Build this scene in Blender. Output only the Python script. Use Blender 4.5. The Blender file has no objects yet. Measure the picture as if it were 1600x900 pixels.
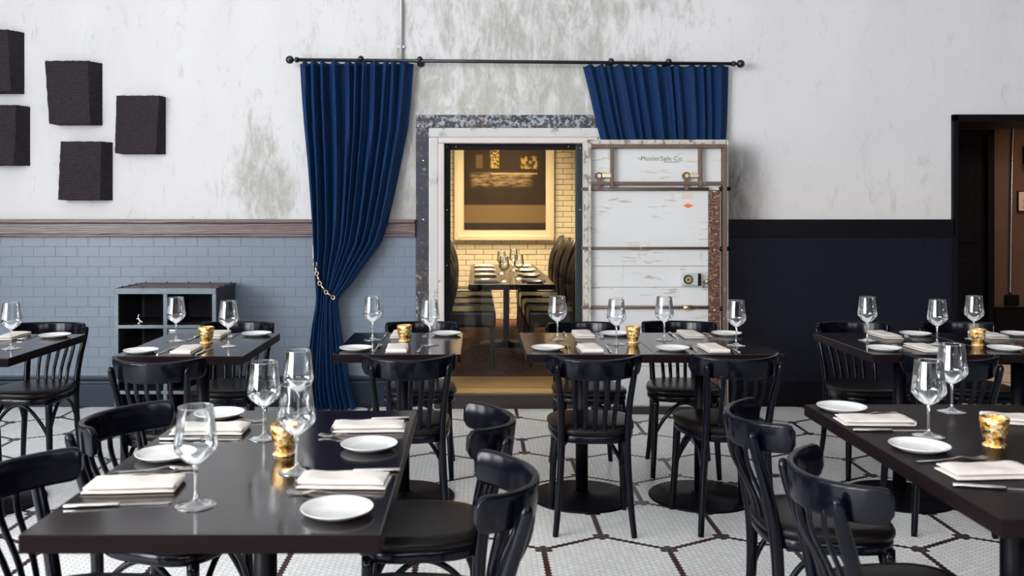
import bpy, bmesh, math, random
from math import sin, cos, pi, radians as R
from mathutils import Vector, Matrix

random.seed(7)
scene = bpy.context.scene
COL = scene.collection

# ------------------------------------------------------------------ camera
cam_d = bpy.data.cameras.new('camera')
cam_d.sensor_width = 36.0
cam_d.lens = 31.725
cam_d.shift_x = 0.034375
cam_d.shift_y = -0.075
cam_d.clip_end = 60
cam_d.dof.use_dof = True
cam_d.dof.focus_distance = 5.2
cam_d.dof.aperture_fstop = 4.5
cam = bpy.data.objects.new('camera', cam_d)
cam.location = (0, 0, 1.39)
cam.rotation_euler = (R(90), 0, 0)
COL.objects.link(cam)
scene.camera = cam

# ------------------------------------------------------------------ world, daylight, exposure
scene.view_settings.view_transform = 'Standard'
scene.view_settings.look = 'None'
scene.view_settings.exposure = 0.24
scene.view_settings.gamma = 1.0
scene.view_settings.use_curve_mapping = False
w = bpy.data.worlds.new('world'); scene.world = w; w.use_nodes = True
w.node_tree.nodes['Background'].inputs[0].default_value = (0.75, 0.86, 1.0, 1)
w.node_tree.nodes['Background'].inputs[1].default_value = 0.5

XL, XR, YB, YW, ZC = -6.2, 5.6, -6.0, 6.44, 4.3     # room: left, right, behind, vault wall, ceiling
LEFT_WINDOWS = [(-5.5, -3.7), (-3.0, -1.2), (-0.5, 1.3), (2.0, 3.8), (4.4, 5.8)]    # y ranges in the left wall
WZ0, WZ1 = 0.95, 4.15

def area_light(name, loc, rot, sx, sy, power, col=(0.95, 0.97, 1.0)):
    l = bpy.data.lights.new(name, 'AREA'); l.shape = 'RECTANGLE'
    l.size, l.size_y, l.energy, l.color = sx, sy, power, col
    o = bpy.data.objects.new(name, l); o.location = loc; o.rotation_euler = rot
    COL.objects.link(o)
for (a, b), pw in zip(LEFT_WINDOWS, (350, 350, 180, 24, 0.5)):
    area_light('daylight_left_window', (XL - 0.12, (a + b) / 2, (WZ0 + WZ1) / 2), (0, R(-90), 0), WZ1 - WZ0, b - a, pw * (b - a))

FRONT_FILLS = [(-1.2, 1.2), (2.0, 4.4)]                              # added fill openings high behind the camera, to brighten vault wall and floor
TZ0, TZ1 = 2.75, 4.05
for a, b in FRONT_FILLS:
    area_light('front_fill', ((a + b) / 2, YB - 0.12, (TZ0 + TZ1) / 2), (R(90), 0, 0), b - a, TZ1 - TZ0, 95)

def warm(name, loc, sx, sy, power, col):
    area_light(name, loc, (0, 0, 0), sx, sy, power, col)
    bpy.data.lights[name].spread = R(115)
warm('vault_ceiling_lamp', (0.30, 9.85, 2.62), 0.9, 1.5, 86, (1.0, 0.79, 0.47))
warm('hallway_lamp', (5.0, 7.45, 2.55), 0.5, 0.5, 10, (1.0, 0.62, 0.35))

# ------------------------------------------------------------------ node helpers and materials
def newmat(name):
    m = bpy.data.materials.new(name); m.use_nodes = True
    nt = m.node_tree
    return m, nt, nt.nodes['Principled BSDF']
def N(nt, t, **kw):
    n = nt.nodes.new(t)
    for k, v in kw.items(): setattr(n, k, v)
    return n
def L(nt, a, b): nt.links.new(a, b)
def mathn(nt, op, a, b=None, c=None):
    n = N(nt, 'ShaderNodeMath', operation=op)
    for i, v in enumerate((a, b, c)):
        if v is None: continue
        if hasattr(v, 'is_linked'): L(nt, v, n.inputs[i])
        else: n.inputs[i].default_value = v
    return n.outputs[0]
def vmath(nt, op, a, b=None):
    n = N(nt, 'ShaderNodeVectorMath', operation=op)
    for i, v in enumerate((a, b)):
        if v is None: continue
        if hasattr(v, 'is_linked'): L(nt, v, n.inputs[i])
        else: n.inputs[i].default_value = v
    return n.outputs['Value'] if op in ('LENGTH', 'DOT_PRODUCT', 'DISTANCE') else n.outputs[0]
def mixc(nt, f, a, b):
    n = N(nt, 'ShaderNodeMix', data_type='RGBA')
    for s, v in ((n.inputs[0], f), (n.inputs[6], a), (n.inputs[7], b)):
        if hasattr(v, 'is_linked'): L(nt, v, s)
        elif isinstance(v, (int, float)): s.default_value = v
        else: s.default_value = (*v, 1)
    return n.outputs[2]
def ramp(nt, f, p0, p1, a=0.0, b=1.0):
    n = N(nt, 'ShaderNodeMapRange', interpolation_type='SMOOTHSTEP')
    L(nt, f, n.inputs[0]); n.inputs[1].default_value = p0; n.inputs[2].default_value = p1
    n.inputs[3].default_value = a; n.inputs[4].default_value = b
    return n.outputs[0]
def noise(nt, vec, scale, detail=4, rough=0.55, dist=0.0):
    n = N(nt, 'ShaderNodeTexNoise'); L(nt, vec, n.inputs['Vector'])
    n.inputs['Scale'].default_value = scale; n.inputs['Detail'].default_value = detail
    n.inputs['Roughness'].default_value = rough; n.inputs['Distortion'].default_value = dist
    return n.outputs[0]
def scaled(nt, vec, s): return vmath(nt, 'MULTIPLY', vec, s)
def bump(nt, bs, h, strength=0.3, dist=0.01):
    n = N(nt, 'ShaderNodeBump'); n.inputs['Strength'].default_value = strength
    n.inputs['Distance'].default_value = dist
    L(nt, h, n.inputs['Height']); L(nt, n.outputs[0], bs.inputs['Normal'])
def geo(nt): return N(nt, 'ShaderNodeNewGeometry').outputs['Position']
def objc(nt): return N(nt, 'ShaderNodeTexCoord').outputs['Object']

def simple(name, col, rough=0.5, metal=0.0, spec=0.5, var=0.0, vscale=20.0, bmp=0.0, stretch=(1, 1, 1), coat=0.0):
    m, nt, bs = newmat(name)
    bs.inputs['Roughness'].default_value = rough; bs.inputs['Metallic'].default_value = metal
    bs.inputs['Specular IOR Level'].default_value = spec
    bs.inputs['Coat Weight'].default_value = coat; bs.inputs['Coat Roughness'].default_value = 0.12
    bs.inputs['Base Color'].default_value = (*col, 1)
    if var or bmp:
        v = scaled(nt, objc(nt), stretch)
        f = noise(nt, v, vscale, 5)
        if var:
            L(nt, mixc(nt, f, tuple(c * (1 - var) for c in col), tuple(min(1, c * (1 + var)) for c in col)), bs.inputs['Base Color'])
        if bmp: bump(nt, bs, f, bmp, 0.004)
    return m

M = {}
M['chair'] = simple('black_lacquer', (0.0018, 0.0021, 0.0050), 0.17, spec=0.19, var=0.15, vscale=30)
M['leather'] = simple('brown_black_leather', (0.007, 0.005, 0.005), 0.28, spec=0.15, var=0.2, vscale=60, bmp=0.03)
M['table'] = simple('espresso_wood', (0.0075, 0.0045, 0.0050), 0.14, spec=0.40, var=0.35, vscale=9, bmp=0.006, stretch=(9, 1, 9))
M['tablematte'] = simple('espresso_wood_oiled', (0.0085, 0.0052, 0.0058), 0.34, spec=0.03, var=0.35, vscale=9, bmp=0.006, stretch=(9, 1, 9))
M['iron'] = simple('black_iron', (0.0020, 0.0021, 0.004), 0.45, spec=0.12, var=0.2)
M['china'] = simple('white_china', (0.67, 0.66, 0.645), 0.16, var=0.03)
M['linen'] = simple('cream_linen', (0.64, 0.585, 0.535), 0.9, spec=0.2, var=0.06, vscale=40, bmp=0.12)
M['steel'] = simple('cutlery_steel', (0.62, 0.60, 0.58), 0.24, metal=1.0, var=0.05)
M['rod'] = simple('black_rod_metal', (0.008, 0.008, 0.011), 0.3, var=0.1)
M['woven'] = None
M['candle'] = simple('candle_wax', (0.85, 0.8, 0.68), 0.5, var=0.03)
M['brass'] = simple('aged_brass', (0.62, 0.48, 0.30), 0.3, metal=1.0, var=0.25, vscale=40)
M['beige'] = simple('beige_paint', (0.62, 0.50, 0.42), 0.6, var=0.05)
M['conduit'] = simple('grey_conduit', (0.50, 0.51, 0.51), 0.45, metal=0.3, var=0.1)
M['oak'] = simple('worn_oak', (0.50, 0.30, 0.10), 0.5, var=0.35, vscale=6, stretch=(1, 8, 8), bmp=0.1)
M['darkstep'] = simple('dark_worn_step', (0.030, 0.018, 0.016), 0.55, var=0.6, vscale=7, stretch=(1, 4, 5), bmp=0.15)
M['navy'] = simple('navy_base_paint', (0.010, 0.017, 0.036), 0.4, spec=0.3, var=0.2, vscale=8, stretch=(1, 1, 4))
M['blackpaint'] = simple('black_trim_paint', (0.0030, 0.0028, 0.0045), 0.45, spec=0.15, var=0.2)
M['halldoor'] = simple('flat_black_door_paint', (0.003, 0.003, 0.005), 0.6, spec=0.12, var=0.2)
M['darktile'] = simple('midnight_tile_paint', (0.0058, 0.0060, 0.0120), 0.45, spec=0.18, var=0.12, vscale=5, bmp=0.08)
M['bluetile'] = simple('blue_grey_tile_paint', (0.146, 0.181, 0.232), 0.36, var=0.05, vscale=14, bmp=0.06, stretch=(1, 1, 3))
M['bluegrout'] = simple('blue_grey_joint_paint', (0.106, 0.132, 0.17), 0.5)
M['brick'] = simple('white_glazed_brick', (0.74, 0.67, 0.54), 0.4, var=0.06, vscale=12, bmp=0.1)
M['mortar'] = simple('mortar', (0.36, 0.28, 0.18), 0.9)
M['creamframe'] = simple('cream_picture_frame', (0.60, 0.53, 0.41), 0.5, var=0.03)
M['upholstery'] = simple('dark_brown_upholstery', (0.007, 0.0042, 0.003), 0.35, var=0.3, vscale=10, bmp=0.1)
M['chairwood'] = simple('brown_chair_wood', (0.05, 0.028, 0.018), 0.4, var=0.3)
M['tealmetal'] = simple('teal_black_metal', (0.012, 0.022, 0.028), 0.45, var=0.5, vscale=8, stretch=(1, 1, .3))
M['shell'] = simple('dark_room_paint', (0.035, 0.035, 0.04), 0.7, spec=0.2, var=0.05)
M['whiteceil'] = simple('ceiling_white', (0.84, 0.84, 0.84), 0.8, var=0.02)
M['hallwall'] = simple('brown_hall_plaster', (0.085, 0.047, 0.033), 0.7, var=0.4, vscale=4, bmp=0.05)
M['notice'] = simple('notice_paper', (0.50, 0.42, 0.40), 0.7, var=0.03)
M['ink'] = simple('dark_ink', (0.06, 0.055, 0.055), 0.7, var=0.1)
M['fadedink'] = simple('faded_grey_ink', (0.16, 0.155, 0.15), 0.8, var=0.4, vscale=60)
M['orange'] = simple('orange_sticker', (0.85, 0.14, 0.03), 0.5, var=0.05)
M['cabinetsteel'] = simple('grey_angle_steel', (0.115, 0.14, 0.155), 0.38, metal=0.5, var=0.3, vscale=14)
M['cabinetdark'] = simple('black_cabinet_panel', (0.010, 0.010, 0.014), 0.5, var=0.2)
M['cabinetwood'] = simple('red_brown_plank', (0.085, 0.042, 0.036), 0.45, var=0.4, vscale=8, stretch=(1, 8, 8), bmp=0.1)
M['silver'] = simple('polished_silver', (0.8, 0.8, 0.8), 0.15, metal=1.0, var=0.05)

def woven():
    m, nt, bs = newmat('black_woven_fibre')
    v = objc(nt)
    wv = N(nt, 'ShaderNodeTexWave', wave_type='BANDS', bands_direction='Z')
    L(nt, v, wv.inputs['Vector']); wv.inputs['Scale'].default_value = 28; wv.inputs['Distortion'].default_value = 3
    wv.inputs['Detail'].default_value = 3; wv.inputs['Detail Scale'].default_value = 4
    n = noise(nt, scaled(nt, v, (1, 1, 1)), 240, 2)
    f = mathn(nt, 'MULTIPLY', wv.outputs['Fac'], n)
    L(nt, mixc(nt, ramp(nt, f, .05, .6), (0.008, 0.0065, 0.008), (0.058, 0.045, 0.052)), bs.inputs['Base Color'])
    bs.inputs['Roughness'].default_value = 0.85; bs.inputs['Specular IOR Level'].default_value = 0.25
    bump(nt, bs, f, 0.8, 0.006)
    return m
M['woven'] = woven()

def velvet():
    m, nt, bs = newmat('blue_velvet')
    v = objc(nt)
    n = noise(nt, scaled(nt, v, (1, 1, .3)), 9, 3)
    L(nt, mixc(nt, n, (0.0013, 0.012, 0.049), (0.002, 0.025, 0.090)), bs.inputs['Base Color'])
    bs.inputs['Roughness'].default_value = 0.75
    bs.inputs['Specular IOR Level'].default_value = 0.2
    bs.inputs['Sheen Weight'].default_value = 0.30; bs.inputs['Sheen Roughness'].default_value = 0.35
    bs.inputs['Sheen Tint'].default_value = (0.05, 0.33, 0.90, 1)
    bump(nt, bs, noise(nt, v, 90, 2), 0.06, 0.003)
    return m
M['velvet'] = velvet()

def wineglass_bowl():
    m, nt, bs = newmat('thin_clear_glass')
    nt.nodes.remove(bs)
    out = nt.nodes['Material Output']
    tr = N(nt, 'ShaderNodeBsdfTransparent'); tr.inputs[0].default_value = (0.95, 0.96, 0.965, 1)
    gl = N(nt, 'ShaderNodeBsdfGlossy'); gl.inputs['Roughness'].default_value = 0.015; gl.inputs[0].default_value = (1, 1, 1, 1)
    fr = N(nt, 'ShaderNodeFresnel'); fr.inputs[0].default_value = 1.55
    mx = N(nt, 'ShaderNodeMixShader')
    f = mathn(nt, 'MINIMUM', mathn(nt, 'MULTIPLY', fr.outputs[0], 2.0), 0.9)
    L(nt, f, mx.inputs[0]); L(nt, tr.outputs[0], mx.inputs[1]); L(nt, gl.outputs[0], mx.inputs[2])
    L(nt, mx.outputs[0], out.inputs[0])
    return m
M['bowl'] = wineglass_bowl()
def foot_glass():
    m = M['bowl'].copy(); m.name = 'thick_clear_glass'; nt = m.node_tree
    for n in nt.nodes:
        if n.type == 'MATH' and n.operation == 'MULTIPLY': n.inputs[1].default_value = 5.0
        if n.type == 'BSDF_GLOSSY': n.inputs['Roughness'].default_value = 0.06
    return m
M['foot'] = foot_glass()
def pane_glass():
    m, nt, bs = newmat('door_pane_glass')
    nt.nodes.remove(bs)
    out = nt.nodes['Material Output']
    tr = N(nt, 'ShaderNodeBsdfTransparent'); tr.inputs[0].default_value = (0.96, 0.96, 0.95, 1)
    gl = N(nt, 'ShaderNodeBsdfGlossy'); gl.inputs['Roughness'].default_value = 0.01
    fr = N(nt, 'ShaderNodeFresnel'); fr.inputs[0].default_value = 1.25
    mx = N(nt, 'ShaderNodeMixShader')
    L(nt, fr.outputs[0], mx.inputs[0]); L(nt, tr.outputs[0], mx.inputs[1]); L(nt, gl.outputs[0], mx.inputs[2])
    L(nt, mx.outputs[0], out.inputs[0])
    return m
M['pane'] = pane_glass()
def solid_glass():
    m, nt, bs = newmat('solid_clear_glass')
    bs.inputs['Base Color'].default_value = (1, 1, 1, 1); bs.inputs['Transmission Weight'].default_value = 1.0
    bs.inputs['Roughness'].default_value = 0.02; bs.inputs['IOR'].default_value = 1.45
    return m
M['glass'] = solid_glass()
def mercury():
    m, nt, bs = newmat('gold_mercury_glass')
    v = objc(nt)
    n = noise(nt, v, 75, 4, .7)
    L(nt, mixc(nt, ramp(nt, n, .42, .58), (0.60, 0.29, 0.035), (0.88, 0.66, 0.36)), bs.inputs['Base Color'])
    n2 = noise(nt, v, 60, 3, .6)
    L(nt, ramp(nt, n2, .35, .65, .35, 1.0), bs.inputs['Metallic'])
    bs.inputs['Roughness'].default_value = 0.22
    bump(nt, bs, n2, 0.9, 0.006)
    return m
M['mercury'] = mercury()

def plaster():
    m, nt, bs = newmat('aged_plaster')
    p = geo(nt)
    sep = N(nt, 'ShaderNodeSeparateXYZ'); L(nt, p, sep.inputs[0]); X, Y, Z = sep.outputs
    base = mixc(nt, noise(nt, scaled(nt, p, (1, 1, .35)), 2.2, 6, .6), (0.545, 0.535, 0.535), (0.65, 0.64, 0.64))
    streak = noise(nt, scaled(nt, p, (5, 5, 1.5)), 1.7, 8, .70, .7)
    blot = noise(nt, scaled(nt, p, (1.6, 1.6, .8)), 1.5, 5, .6)
    fine = noise(nt, scaled(nt, p, (14, 14, 5)), 3.0, 6, .75)
    # where the old paint has worn most: over and around the vault, and a patch beside the left curtain
    cx = mathn(nt, 'ABSOLUTE', mathn(nt, 'SUBTRACT', X, 0.35))
    near = ramp(nt, cx, 1.9, 0.3)
    patch = ramp(nt, vmath(nt, 'LENGTH', vmath(nt, 'MULTIPLY', vmath(nt, 'SUBTRACT', p, (-1.52, 6.44, 1.62)), (1.6, 0, 1.0))), .75, .1)
    amt = mathn(nt, 'MAXIMUM', near, patch)
    thr = mathn(nt, 'ADD', mathn(nt, 'MULTIPLY', streak, .62), mathn(nt, 'MULTIPLY', blot, .45))
    thr = mathn(nt, 'ADD', thr, mathn(nt, 'MULTIPLY', amt, 0.17))
    mask = ramp(nt, thr, .605, .76)
    mask = mathn(nt, 'MULTIPLY', mask, ramp(nt, fine, .25, .6, .35, 1.0))
    c = mixc(nt, mathn(nt, 'MULTIPLY', mask, .74), base, (0.27, 0.262, 0.222))
    flk = noise(nt, scaled(nt, p, (5, 5, 2.2)), 2.6, 8, .74, .8)
    fm = mathn(nt, 'MULTIPLY', ramp(nt, mathn(nt, 'ADD', flk, mathn(nt, 'MULTIPLY', amt, .05)), .56, .70), .42)
    c = mixc(nt, fm, c, (0.36, 0.36, 0.33))
    # greenish older coat right above the vault and under the rod
    gx = ramp(nt, cx, 1.25, .75); gz = mathn(nt, 'MULTIPLY', ramp(nt, Z, 2.52, 2.38), ramp(nt, Z, 1.2, 1.4))
    g = mathn(nt, 'MULTIPLY', mathn(nt, 'MULTIPLY', gx, gz), ramp(nt, flk, .42, .60, .05, .72))
    c = mixc(nt, g, c, (0.385, 0.37, 0.325))
    # dark brown patch to the right of the open door
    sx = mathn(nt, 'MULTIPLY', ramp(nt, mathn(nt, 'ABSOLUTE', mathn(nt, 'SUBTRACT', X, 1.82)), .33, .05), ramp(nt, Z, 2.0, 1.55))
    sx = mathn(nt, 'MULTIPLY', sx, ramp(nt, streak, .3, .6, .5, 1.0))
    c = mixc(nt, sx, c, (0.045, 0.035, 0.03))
    # yellowish grime towards the wainscot on the right
    yr = mathn(nt, 'MULTIPLY', ramp(nt, X, 1.4, 2.2), ramp(nt, Z, 1.9, 1.35))
    c = mixc(nt, mathn(nt, 'MULTIPLY', yr, .35), c, (0.60, 0.545, 0.49))
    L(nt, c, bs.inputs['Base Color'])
    bs.inputs['Roughness'].default_value = 0.75; bs.inputs['Specular IOR Level'].default_value = 0.25
    bump(nt, bs, mathn(nt, 'ADD', fine, mathn(nt, 'MULTIPLY', mask, .6)), 0.22, 0.006)
    return m
M['plaster'] = plaster()

def hexlocal(nt, xy, sx, sy):
    """vector from the nearest centre of a hexagonal lattice with rectangular cell sx, sy"""
    inv = (1 / sx, 1 / sy, 0)
    def cand(off):
        q = vmath(nt, 'ADD', vmath(nt, 'MULTIPLY', xy, inv), (off, off, 0))
        fr = vmath(nt, 'SUBTRACT', vmath(nt, 'FRACTION', q), (.5, .5, 0))
        return vmath(nt, 'MULTIPLY', fr, (sx, sy, 0))
    a, b = cand(0.0), cand(0.5)
    la, lb = vmath(nt, 'LENGTH', a), vmath(nt, 'LENGTH', b)
    f = mathn(nt, 'LESS_THAN', lb, la)
    n = N(nt, 'ShaderNodeMix', data_type='VECTOR'); L(nt, f, n.inputs[0]); L(nt, a, n.inputs[4]); L(nt, b, n.inputs[5])
    return n.outputs[1]
def mosaic():
    m, nt, bs = newmat('hexagon_mosaic_floor')
    p = geo(nt)
    p = vmath(nt, 'MULTIPLY', p, (1, 1, 0))
    pitch = 0.297 / 11
    s3 = math.sqrt(3)
    # small tiles stacked along Y
    o = vmath(nt, 'SUBTRACT', p, (0.532, 4.006 + pitch / 2, 0))
    o = vmath(nt, 'ADD', o, (50 * pitch * s3, 50 * pitch * s3 * s3, 0))
    o = vmath(nt, 'ADD', o, (pitch * s3 / 2, pitch / 2, 0))
    small = hexlocal(nt, o, pitch * s3, pitch)
    cell = vmath(nt, 'SUBTRACT', p, small)
    sep = N(nt, 'ShaderNodeSeparateXYZ'); L(nt, small, sep.inputs[0])
    ax, ay = mathn(nt, 'ABSOLUTE', sep.outputs[0]), mathn(nt, 'ABSOLUTE', sep.outputs[1])
    k = mathn(nt, 'MAXIMUM', ay, mathn(nt, 'ADD', mathn(nt, 'MULTIPLY', ay, .5), mathn(nt, 'MULTIPLY', ax, s3 / 2)))
    grout = ramp(nt, k, pitch / 2 - .0018, pitch / 2 - .0006)
    # large hexagons evaluated at the centre of each small tile
    a = 0.297; W = a * s3
    q = vmath(nt, 'SUBTRACT', cell, (0.532 + W / 2, 4.006, 0))
    q = vmath(nt, 'ADD', q, (20 * W + W / 2, 20 * 3 * a + 1.5 * a, 0))
    big = hexlocal(nt, q, W, 3 * a)
    sb = N(nt, 'ShaderNodeSeparateXYZ'); L(nt, big, sb.inputs[0])
    bx, by = mathn(nt, 'ABSOLUTE', sb.outputs[0]), mathn(nt, 'ABSOLUTE', sb.outputs[1])
    h = mathn(nt, 'MAXIMUM', bx, mathn(nt, 'ADD', mathn(nt, 'MULTIPLY', bx, .5), mathn(nt, 'MULTIPLY', by, s3 / 2)))
    line = mathn(nt, 'GREATER_THAN', h, W / 2 - pitch * .4)
    rad = vmath(nt, 'LENGTH', big)
    node = mathn(nt, 'GREATER_THAN', rad, a - pitch * 1.12)
    core = mathn(nt, 'GREATER_THAN', rad, a - pitch * .5)
    wn = N(nt, 'ShaderNodeTexWhiteNoise', noise_dimensions='3D')
    L(nt, vmath(nt, 'SNAP', vmath(nt, 'ADD', cell, (.003, .003, .003)), (.0117, .0117, .0117)), wn.inputs[0])
    white = mixc(nt, wn.outputs[0], (0.80, 0.795, 0.775), (0.90, 0.895, 0.88))
    grime = noise(nt, scaled(nt, p, (1, 1, 1)), 1.3, 5, .6)
    white = mixc(nt, ramp(nt, grime, 0.50, .78, 0, .30), white, (0.70, 0.66, 0.54))
    dark = mixc(nt, wn.outputs[0], (0.024, 0.008, 0.008), (0.062, 0.019, 0.017))
    c = mixc(nt, mathn(nt, 'MAXIMUM', line, node), white, dark)
    c = mixc(nt, core, c, (0.035, 0.035, 0.055))
    c = mixc(nt, grout, c, mixc(nt, line, (0.46, 0.45, 0.43), (0.06, 0.045, 0.042)))
    L(nt, c, bs.inputs['Base Color'])
    bs.inputs['Roughness'].default_value = 0.33; bs.inputs['Specular IOR Level'].default_value = 0.4
    bump(nt, bs, mathn(nt, 'SUBTRACT', 1.0, grout), 0.35, 0.002)
    return m
M['mosaic'] = mosaic()

def railwood():
    m, nt, bs = newmat('old_oak_chair_rail')
    v = objc(nt)
    wv = N(nt, 'ShaderNodeTexWave', wave_type='RINGS', rings_direction='Y')
    L(nt, scaled(nt, v, (.5, 1, 5)), wv.inputs['Vector']); wv.inputs['Scale'].default_value = 4.5
    wv.inputs['Distortion'].default_value = 7; wv.inputs['Detail'].default_value = 3; wv.inputs['Detail Scale'].default_value = 1.2
    n = noise(nt, scaled(nt, v, (1, 8, 12)), 4, 5)
    f = mathn(nt, 'MULTIPLY', wv.outputs['Fac'], n)
    L(nt, mixc(nt, ramp(nt, f, .05, .6), (0.070, 0.036, 0.034), (0.20, 0.145, 0.145)), bs.inputs['Base Color'])
    bs.inputs['Roughness'].default_value = 0.35
    bump(nt, bs, f, .2, .003)
    return m
M['railwood'] = railwood()

def steelband():
    m, nt, bs = newmat('rust_mottled_steel')
    p = geo(nt)
    a = noise(nt, p, 11, 6, .7); b = noise(nt, p, 34, 5, .7)
    c = mixc(nt, ramp(nt, a, .48, .66), (0.014, 0.016, 0.027), (0.060, 0.038, 0.032))
    sep = N(nt, 'ShaderNodeSeparateXYZ'); L(nt, p, sep.inputs[0])
    top = ramp(nt, sep.outputs[2], 1.80, 2.05, .0, .13)
    lo = ramp(nt, sep.outputs[2], 1.15, .75, .0, .06)
    wr = ramp(nt, mathn(nt, 'ADD', b, mathn(nt, 'ADD', top, lo)), .58, .74)
    c = mixc(nt, wr, c, (0.30, 0.32, 0.34))
    L(nt, c, bs.inputs['Base Color']); bs.inputs['Roughness'].default_value = .5
    bump(nt, bs, b, .3, .003)
    return m
M['steelband'] = steelband()
def chippedwhite(name, base, chip, lo, hi, scale=13):
    m, nt, bs = newmat(name)
    p = geo(nt)
    a = noise(nt, scaled(nt, p, (1, 1, .7)), scale, 7, .72)
    b = noise(nt, scaled(nt, p, (.6, 1, 2)), 5, 4, .6)
    c = mixc(nt, b, tuple(x * .9 for x in base), base)
    c = mixc(nt, ramp(nt, a, lo, hi), c, chip)
    L(nt, c, bs.inputs['Base Color']); bs.inputs['Roughness'].default_value = .5
    bump(nt, bs, a, .25, .003)
    return m
M['framewhite'] = chippedwhite('chipped_white_frame_paint', (0.52, 0.51, 0.495), (0.13, 0.12, 0.115), .58, .72, 9)
M['framecream'] = chippedwhite('chipped_pinkish_lip_paint', (0.58, 0.53, 0.50), (0.12, 0.10, 0.10), .64, .70)
def door_paint():
    m, nt, bs = newmat('worn_white_door_paint')
    p = geo(nt)
    a = noise(nt, scaled(nt, p, (1, 1, .7)), 9, 7, .72)
    sc = noise(nt, scaled(nt, p, (2.2, 1, 14)), 3.2, 5, .62, .4)
    vs_ = noise(nt, scaled(nt, p, (16, 1, 2.0)), 2.6, 4, .6, .3)
    spot = noise(nt, p, 2.6, 3, .5)
    c = mixc(nt, noise(nt, scaled(nt, p, (.8, 1, 1.6)), 3, 5, .6), (0.54, 0.535, 0.53), (0.64, 0.635, 0.625))
    k = mathn(nt, 'MULTIPLY', ramp(nt, sc, .57, .67), ramp(nt, spot, .40, .54))
    c = mixc(nt, mathn(nt, 'MULTIPLY', k, .75), c, (0.34, 0.25, 0.17))
    k = mathn(nt, 'MULTIPLY', ramp(nt, vs_, .60, .70), ramp(nt, spot, .45, .58))
    c = mixc(nt, mathn(nt, 'MULTIPLY', k, .5), c, (0.42, 0.33, 0.25))
    c = mixc(nt, ramp(nt, a, .66, .74, 0, .7), c, (0.30, 0.25, 0.20))
    L(nt, c, bs.inputs['Base Color']); bs.inputs['Roughness'].default_value = .5
    bump(nt, bs, a, .2, .003)
    return m
M['doorwhite'] = door_paint()
M['dooredge'] = chippedwhite('worn_edge_paint', (0.50, 0.46, 0.41), (0.14, 0.09, 0.07), .48, .62, 20)
M['rustbar'] = chippedwhite('rusty_brown_bar_paint', (0.115, 0.070, 0.050), (0.42, 0.36, 0.30), .58, .72, 30)
def ornate():
    m, nt, bs = newmat('scrollwork_brown_strip')
    p = geo(nt)
    wv = N(nt, 'ShaderNodeTexWave', wave_type='RINGS', rings_direction='SPHERICAL')
    L(nt, vmath(nt, 'SUBTRACT', p, (1.63, 6.1, .9)), wv.inputs['Vector']); wv.inputs['Scale'].default_value = 9
    wv.inputs['Distortion'].default_value = 14; wv.inputs['Detail'].default_value = 1.5; wv.inputs['Detail Scale'].default_value = 2.2
    f = ramp(nt, wv.outputs['Fac'], .80, .97)
    L(nt, mixc(nt, mathn(nt, 'MULTIPLY', f, .8), (0.075, 0.030, 0.022), (0.34, 0.20, 0.11)), bs.inputs['Base Color'])
    bs.inputs['Roughness'].default_value = .45
    bump(nt, bs, noise(nt, p, 40, 3), .15, .003)
    return m
M['ornate'] = ornate()
def carpet_mat():
    m, nt, bs = newmat('red_gold_patterned_carpet')
    p = geo(nt)
    vo = N(nt, 'ShaderNodeTexVoronoi'); L(nt, p, vo.inputs['Vector']); vo.inputs['Scale'].default_value = 26
    n = noise(nt, p, 30, 4, .7)
    c = mixc(nt, ramp(nt, n, .45, .6), (0.035, 0.012, 0.010), (0.17, 0.050, 0.022))
    c = mixc(nt, ramp(nt, vo.outputs[0], .18, .1), c, (0.34, 0.20, 0.07))
    L(nt, c, bs.inputs['Base Color']); bs.inputs['Roughness'].default_value = .95
    bump(nt, bs, n, .5, .005)
    return m
M['carpet'] = carpet_mat()
def print_mat():
    """dark photographic print: a dim room, a pale sofa shape and a light floor strip"""
    m, nt, bs = newmat('dark_sepia_photograph')
    v = objc(nt)
    sep = N(nt, 'ShaderNodeSeparateXYZ'); L(nt, v, sep.inputs[0]); X, Y, Z = sep.outputs
    c = mixc(nt, noise(nt, v, 5, 4), (0.018, 0.012, 0.009), (0.040, 0.026, 0.016))
    def rect(x0, x1, z0, z1, s=.01):
        a = mathn(nt, 'MULTIPLY', ramp(nt, X, x0 - s, x0 + s), ramp(nt, X, x1 + s, x1 - s))
        b = mathn(nt, 'MULTIPLY', ramp(nt, Z, z0 - s, z0 + s), ramp(nt, Z, z1 + s, z1 - s))
        return mathn(nt, 'MULTIPLY', a, b)
    c = mixc(nt, rect(-.6, .6, -.5, -.285, .012), c, (0.15, 0.10, 0.05))
    c = mixc(nt, mathn(nt, 'MULTIPLY', rect(-.40, .33, -.06, .10, .03), ramp(nt, noise(nt, scaled(nt, v, (2, 1, 9)), 4), .3, .7)), c, (0.26, 0.18, 0.10))
    c = mixc(nt, mathn(nt, 'MULTIPLY', rect(-.165, -.06, .16, .40), ramp(nt, noise(nt, v, 40), .42, .6)), c, (0.46, 0.30, 0.08))
    c = mixc(nt, mathn(nt, 'MULTIPLY', rect(.20, .40, .15, .30), ramp(nt, noise(nt, v, 22), .4, .65)), c, (0.34, 0.23, 0.07))
    c = mixc(nt, mathn(nt, 'MULTIPLY', rect(-.34, -.26, .16, .32), .7), c, (0.14, 0.09, 0.05))
    c = mixc(nt, mathn(nt, 'MULTIPLY', rect(-.16, .40, .085, .100, .006), .9), c, (0.45, 0.33, 0.20))
    L(nt, c, bs.inputs['Base Color']); bs.inputs['Roughness'].default_value = .35
    return m
M['print'] = print_mat()

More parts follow.
